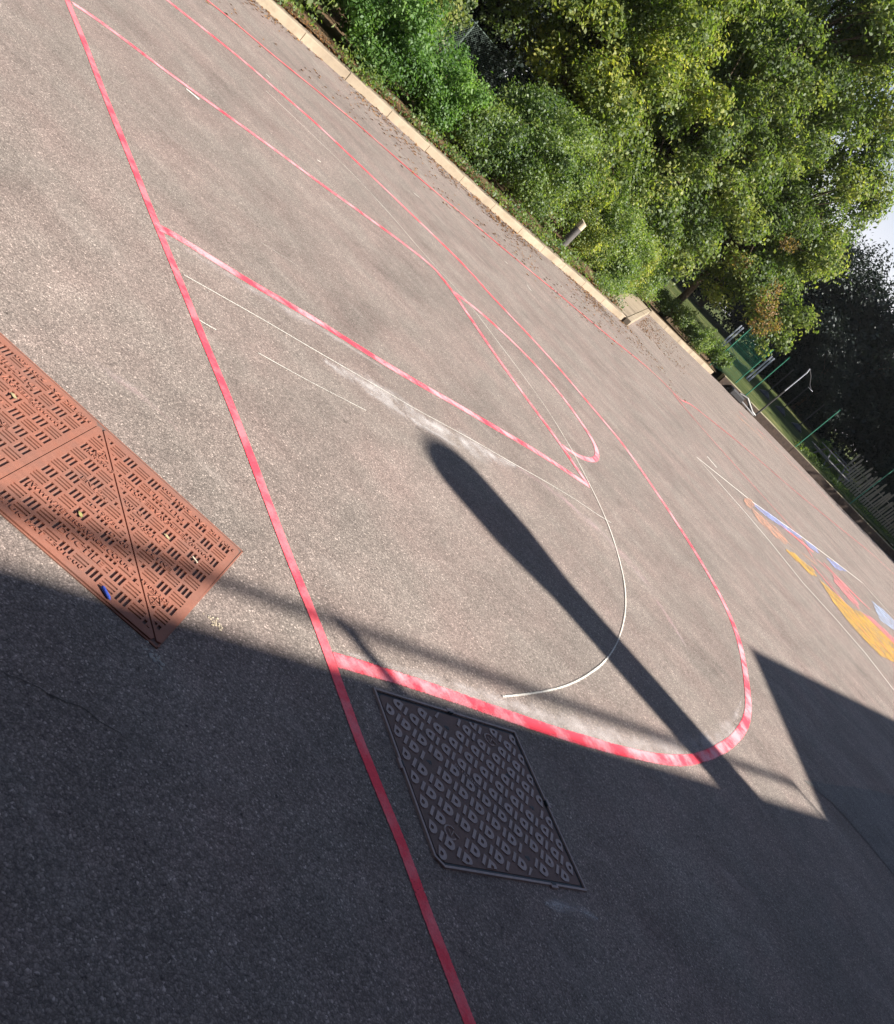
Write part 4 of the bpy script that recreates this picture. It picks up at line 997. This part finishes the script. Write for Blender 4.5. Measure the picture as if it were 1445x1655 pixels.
# ------------------------------------------------------------------ fallen leaves
V = []; F = []
KP = resample(KERB+[], .05); 
for i in range(5600):
    kx = random.random()**.8; p = KP[int(kx*(len(KP)-1))]
    d = abs(random.gauss(0, .55))+.03 if random.random() < .75 else random.uniform(0, 3.0)
    q_ = p+Vector((.82, -.58))*d
    if mnoise.noise(Vector((q_.x*.8, q_.y*.8, 5))) < random.uniform(-.4, .25): continue
    s = random.uniform(.013, .036); th = random.uniform(0, 6.28); z = .004+random.uniform(0, .006)
    c_, s_ = math.cos(th)*s, math.sin(th)*s; n0 = len(V)
    V += [(q_.x-c_, q_.y-s_, z), (q_.x+s_*.6, q_.y-c_*.6, z+random.uniform(.002, .014)), (q_.x+c_, q_.y+s_, z), (q_.x-s_*.6, q_.y+c_*.6, z+random.uniform(.002, .014))]; F.append((n0, n0+1, n0+2, n0+3))
for i in range(5200):   # on the slabs and soil behind the kerb, and in the far corner
    if i < 3800:
        p = KP[random.randrange(len(KP))]; q_ = p-Vector((.82, -.58))*(.32+abs(random.gauss(0, .28))+.02); z = .125+random.uniform(.0, .03) if (q_-p).length < .55 else .155+random.uniform(.0, .03)
    else:
        q_ = Vector((random.uniform(-.2, 1.8), 0)); q_.y = 24+abs(random.gauss(0, 5)) ; z = .006
        if q_.y > 32.5 or q_.x > .0+abs(random.gauss(0, .9)): continue
    s = random.uniform(.014, .034); th = random.uniform(0, 6.28)
    c_, s_ = math.cos(th)*s, math.sin(th)*s; n0 = len(V)
    V += [(q_.x-c_, q_.y-s_, z), (q_.x+s_*.6, q_.y-c_*.6, z+.012), (q_.x+c_, q_.y+s_, z), (q_.x-s_*.6, q_.y+c_*.6, z+.010)]; F.append((n0, n0+1, n0+2, n0+3))
o = pydata('fallen_leaves', V, F, M['dead']); tag(o, kind='stuff')
# loose grit on the near asphalt
V = []; F = []
for i in range(2200):
    x = random.uniform(-3.2, 3.0); y = random.uniform(1.1, 6)
    s = random.uniform(.0012, .0032); n0 = len(V); th = random.uniform(0, 6)
    for k_ in range(4): V.append((x+s*math.cos(th+k_*1.57)*random.uniform(.7, 1.2), y+s*math.sin(th+k_*1.57)*random.uniform(.7, 1.2), .0005))
    V.append((x, y, s*1.1)); F += [(n0+k_, n0+(k_+1) % 4, n0+4) for k_ in range(4)]
o = pydata('loose_grit', V, F, simple('grit', (.22, .21, .20), (.5, .47, .43), 30, .6, .5)); tag(o, kind='stuff')

# ------------------------------------------------------------------ building beside the camera that shades the foreground
S0 = Vector((2.0, 4.50)); DW = Vector((.689, .724)); T0 = 5.7
FB = S0+SUNXY*T0
def hit(s, back=0):
    """where the sun ray through ground point s meets the wall plane (shifted back): along-wall u and height z"""
    s = Vector(s); nn = Vector((DW.y, -DW.x)); t = (FB+nn*back-s).dot(nn)/SUNXY.dot(nn)
    p = s+SUNXY*t; return (p-FB).dot(DW), t*TAN_EL, p
def wp(u, back, z): p = FB+DW*u+Vector((DW.y, -DW.x))*back; return (p.x, p.y, z)
bl = empty('school_building', (*FB, 0)); tag(bl, 'brick school building beside the camera whose shadow covers the foreground', 'building')
uA, zA, _ = hit((2.93, 5.43)); uB, zB, _ = hit((2.45, 7.27)); uC, zC, _ = hit((5.01, 10.24))
sl_ = (zC-zB)/(uC-uB); uE = uC+14; zE = zB+sl_*(uE-uB)
prof = [(-14, 0), (-14, zA), (uA, zA), (uB, zB), (uE, zE), (uE, 0)]
BD = 7
v_ = [Vector(wp(u, 0, z))-Vector((*FB, 0)) for u, z in prof]+[Vector(wp(u, BD, z))-Vector((*FB, 0)) for u, z in prof]
n_ = len(prof)
pydata('wall', v_, [tuple(range(n_)), tuple(range(2*n_-1, n_-1, -1)), (0, n_, n_+1, 1), (n_-1, n_-2, 2*n_-2, 2*n_-1)], M['brick'], bl)
rv = []
for u, z in prof[1:-1]:
    rv += [Vector(wp(u, -.03, z))-Vector((*FB, 0)), Vector(wp(u, BD, z))-Vector((*FB, 0))]
pydata('roof', rv, [(2*i, 2*i+1, 2*i+3, 2*i+2) for i in range(len(prof)-3)], M['roof'], bl)
for i in range(5):
    u = -11+i*3.2
    fr_ = MB().box(Vector(wp(u, -.02, 1.7))-Vector((*FB, 0)), (1.6, .06, 1.3), math.atan2(DW.y, DW.x)).build('window', simple('window_frame', (.7, .7, .7), (.75, .75, .75)), bl)
    MB().box(Vector(wp(u, -.05, 1.7))-Vector((*FB, 0)), (1.45, .02, 1.15), math.atan2(DW.y, DW.x)).build('pane', simple('glass', (.03, .04, .05), (.03, .04, .05), 5, .08, .6), fr_)
# round topped flue, thin vent pipe and rail on the roof edge; the unseen flue is shaped to its shadow
tipz = hit((-.17, 4.80), .45); top = tipz[1]
pr_ = [(0, 0), (.20, .004), (.26, .03), (.29, .08), (.295, .34), (.245, .50), (.205, .62), (.205, .85), (.205, top-zA+.2)]
px_, py_ = tipz[2].x-FB.x, tipz[2].y-FB.y
V = []; F = []; K = 24
for r_, dz_ in pr_:
    for k_ in range(K): V.append((px_+max(r_, .002)*math.cos(2*math.pi*k_/K), py_+max(r_, .002)*math.sin(2*math.pi*k_/K), top-dz_))
for i in range(len(pr_)-1):
    for k_ in range(K): F.append((i*K+k_, (i+1)*K+k_, (i+1)*K+(k_+1) % K, i*K+(k_+1) % K))
pydata('flue', V, F, M['grey_metal'], bl, smooth=True)
t2 = hit((-.02, 2.725), .15)
MB().tube([(t2[2].x-FB.x, t2[2].y-FB.y, zA-.1), (t2[2].x-FB.x, t2[2].y-FB.y, t2[1]-.08), (t2[2].x-FB.x, t2[2].y-FB.y, t2[1])], [.036, .033, .018], 10).build('vent_pipe', M['grey_metal'], bl)
ra_ = hit((.24, 2.92), .10); rb_ = hit((2.9, 5.74), .10)
zr = (ra_[1]+rb_[1])/2
MB().tube([Vector(wp(-14, .10, zr))-Vector((*FB, 0)), Vector(wp(uA+.1, .10, zr))-Vector((*FB, 0))], .022, 8).build('rail', M['grey_metal'], bl)
for u in (-13.5, -9, uA+.08): MB().tube([Vector(wp(u, .12, zA-.05))-Vector((*FB, 0)), Vector(wp(u, .12, zr))-Vector((*FB, 0))], .015, 6).build('rail_post', M['grey_metal'], bl)

# added unseen block behind the camera, cutting skylight on the near ground
sky_blocker = empty('school_building', (-4, -.9, 0)); tag(sky_blocker, 'added dark brick block right behind the camera, deepening the near shade', 'building')
MB().box((0, -3, 2.9), (17, 6, 5.8)).build('wall', M['wing'], sky_blocker)
MB().box((0, -3, 5.88), (17.3, 6.3, .14)).build('roof', M['roof'], sky_blocker)
for i in range(4):
    f_ = MB().box((-6+i*3.6, .01, 1.8), (1.8, .06, 1.4)).build('window', M['bench'], sky_blocker)
    MB().box((-6+i*3.6, .045, 1.8), (1.6, .02, 1.2)).build('pane', M['black_plastic'], f_)

# distant hedge closing the field
hm = leaf_mesh('hedge', [(x, 76+rng.uniform(-1, 1), rng.uniform(.8, 4.8)) for x in np.linspace(-30, 52, 190)], [1.1]*190, 60000, .24, M['leaf_shaded'])
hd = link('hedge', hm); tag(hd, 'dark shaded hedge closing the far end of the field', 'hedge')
# ivy and weeds creeping over the back of the kerb
KB = resample(KERB[1:], .12); cc = []
for p in KB:
    if rng.random() < .8: kq = rng.uniform(.34, 1.0) if rng.random() < .75 else rng.uniform(.16, .4); cc.append((p.x-.82*kq, p.y+.58*kq, rng.uniform(.10, .26)))
for y_ in np.arange(22, 32.5, .15): cc.append((rng.uniform(-1.6, -1.05), y_, rng.uniform(.12, .35)))
o = link('ground_cover', leaf_mesh('ground_cover', cc, [.16]*len(cc), 16000, .05, M['leaf_ivy'])); tag(o, kind='stuff')

M['crack'] = simple('crack_dirt', (.07, .065, .06), (.11, .10, .09), 60, 1, .1)
for pts, lb in (([(-.85, 1.42), (-.62, 1.44), (-.42, 1.50), (-.22, 1.62), (-.08, 1.66), (.02, 1.72)], 'thin dark crack in the shaded asphalt at the lower left'),):
    pp = []
    for i_ in range(len(pts)-1):
        a_, b_ = Vector(pts[i_]), Vector(pts[i_+1])
        for k_ in range(10): pp.append(tuple(a_.lerp(b_, k_/10)+Vector((random.uniform(-1, 1), random.uniform(-1, 1)))*.006))
    tag(ribbon('crack', pp, .0025, .0012, M['crack'], smooth=False, wob=.9), lb, 'crack')

# ------------------------------------------------------------------ air
hzb = MB().box((0, 30, 6.5), (150, 140, 18)).build('haze', None)  # thin haze added to lift and soften the far dark trees
hm_ = bpy.data.materials.new('air'); hm_.use_nodes = True; t_ = hm_.node_tree; t_.nodes.clear()
ho = t_.nodes.new('ShaderNodeOutputMaterial'); hv = t_.nodes.new('ShaderNodeVolumePrincipled')
hv.inputs['Density'].default_value = .00018; hv.inputs['Color'].default_value = (.90, .95, 1, 1); hv.inputs['Anisotropy'].default_value = .4
t_.links.new(hv.outputs[0], ho.inputs['Volume']); hzb.data.materials.append(hm_); tag(hzb, kind='stuff')
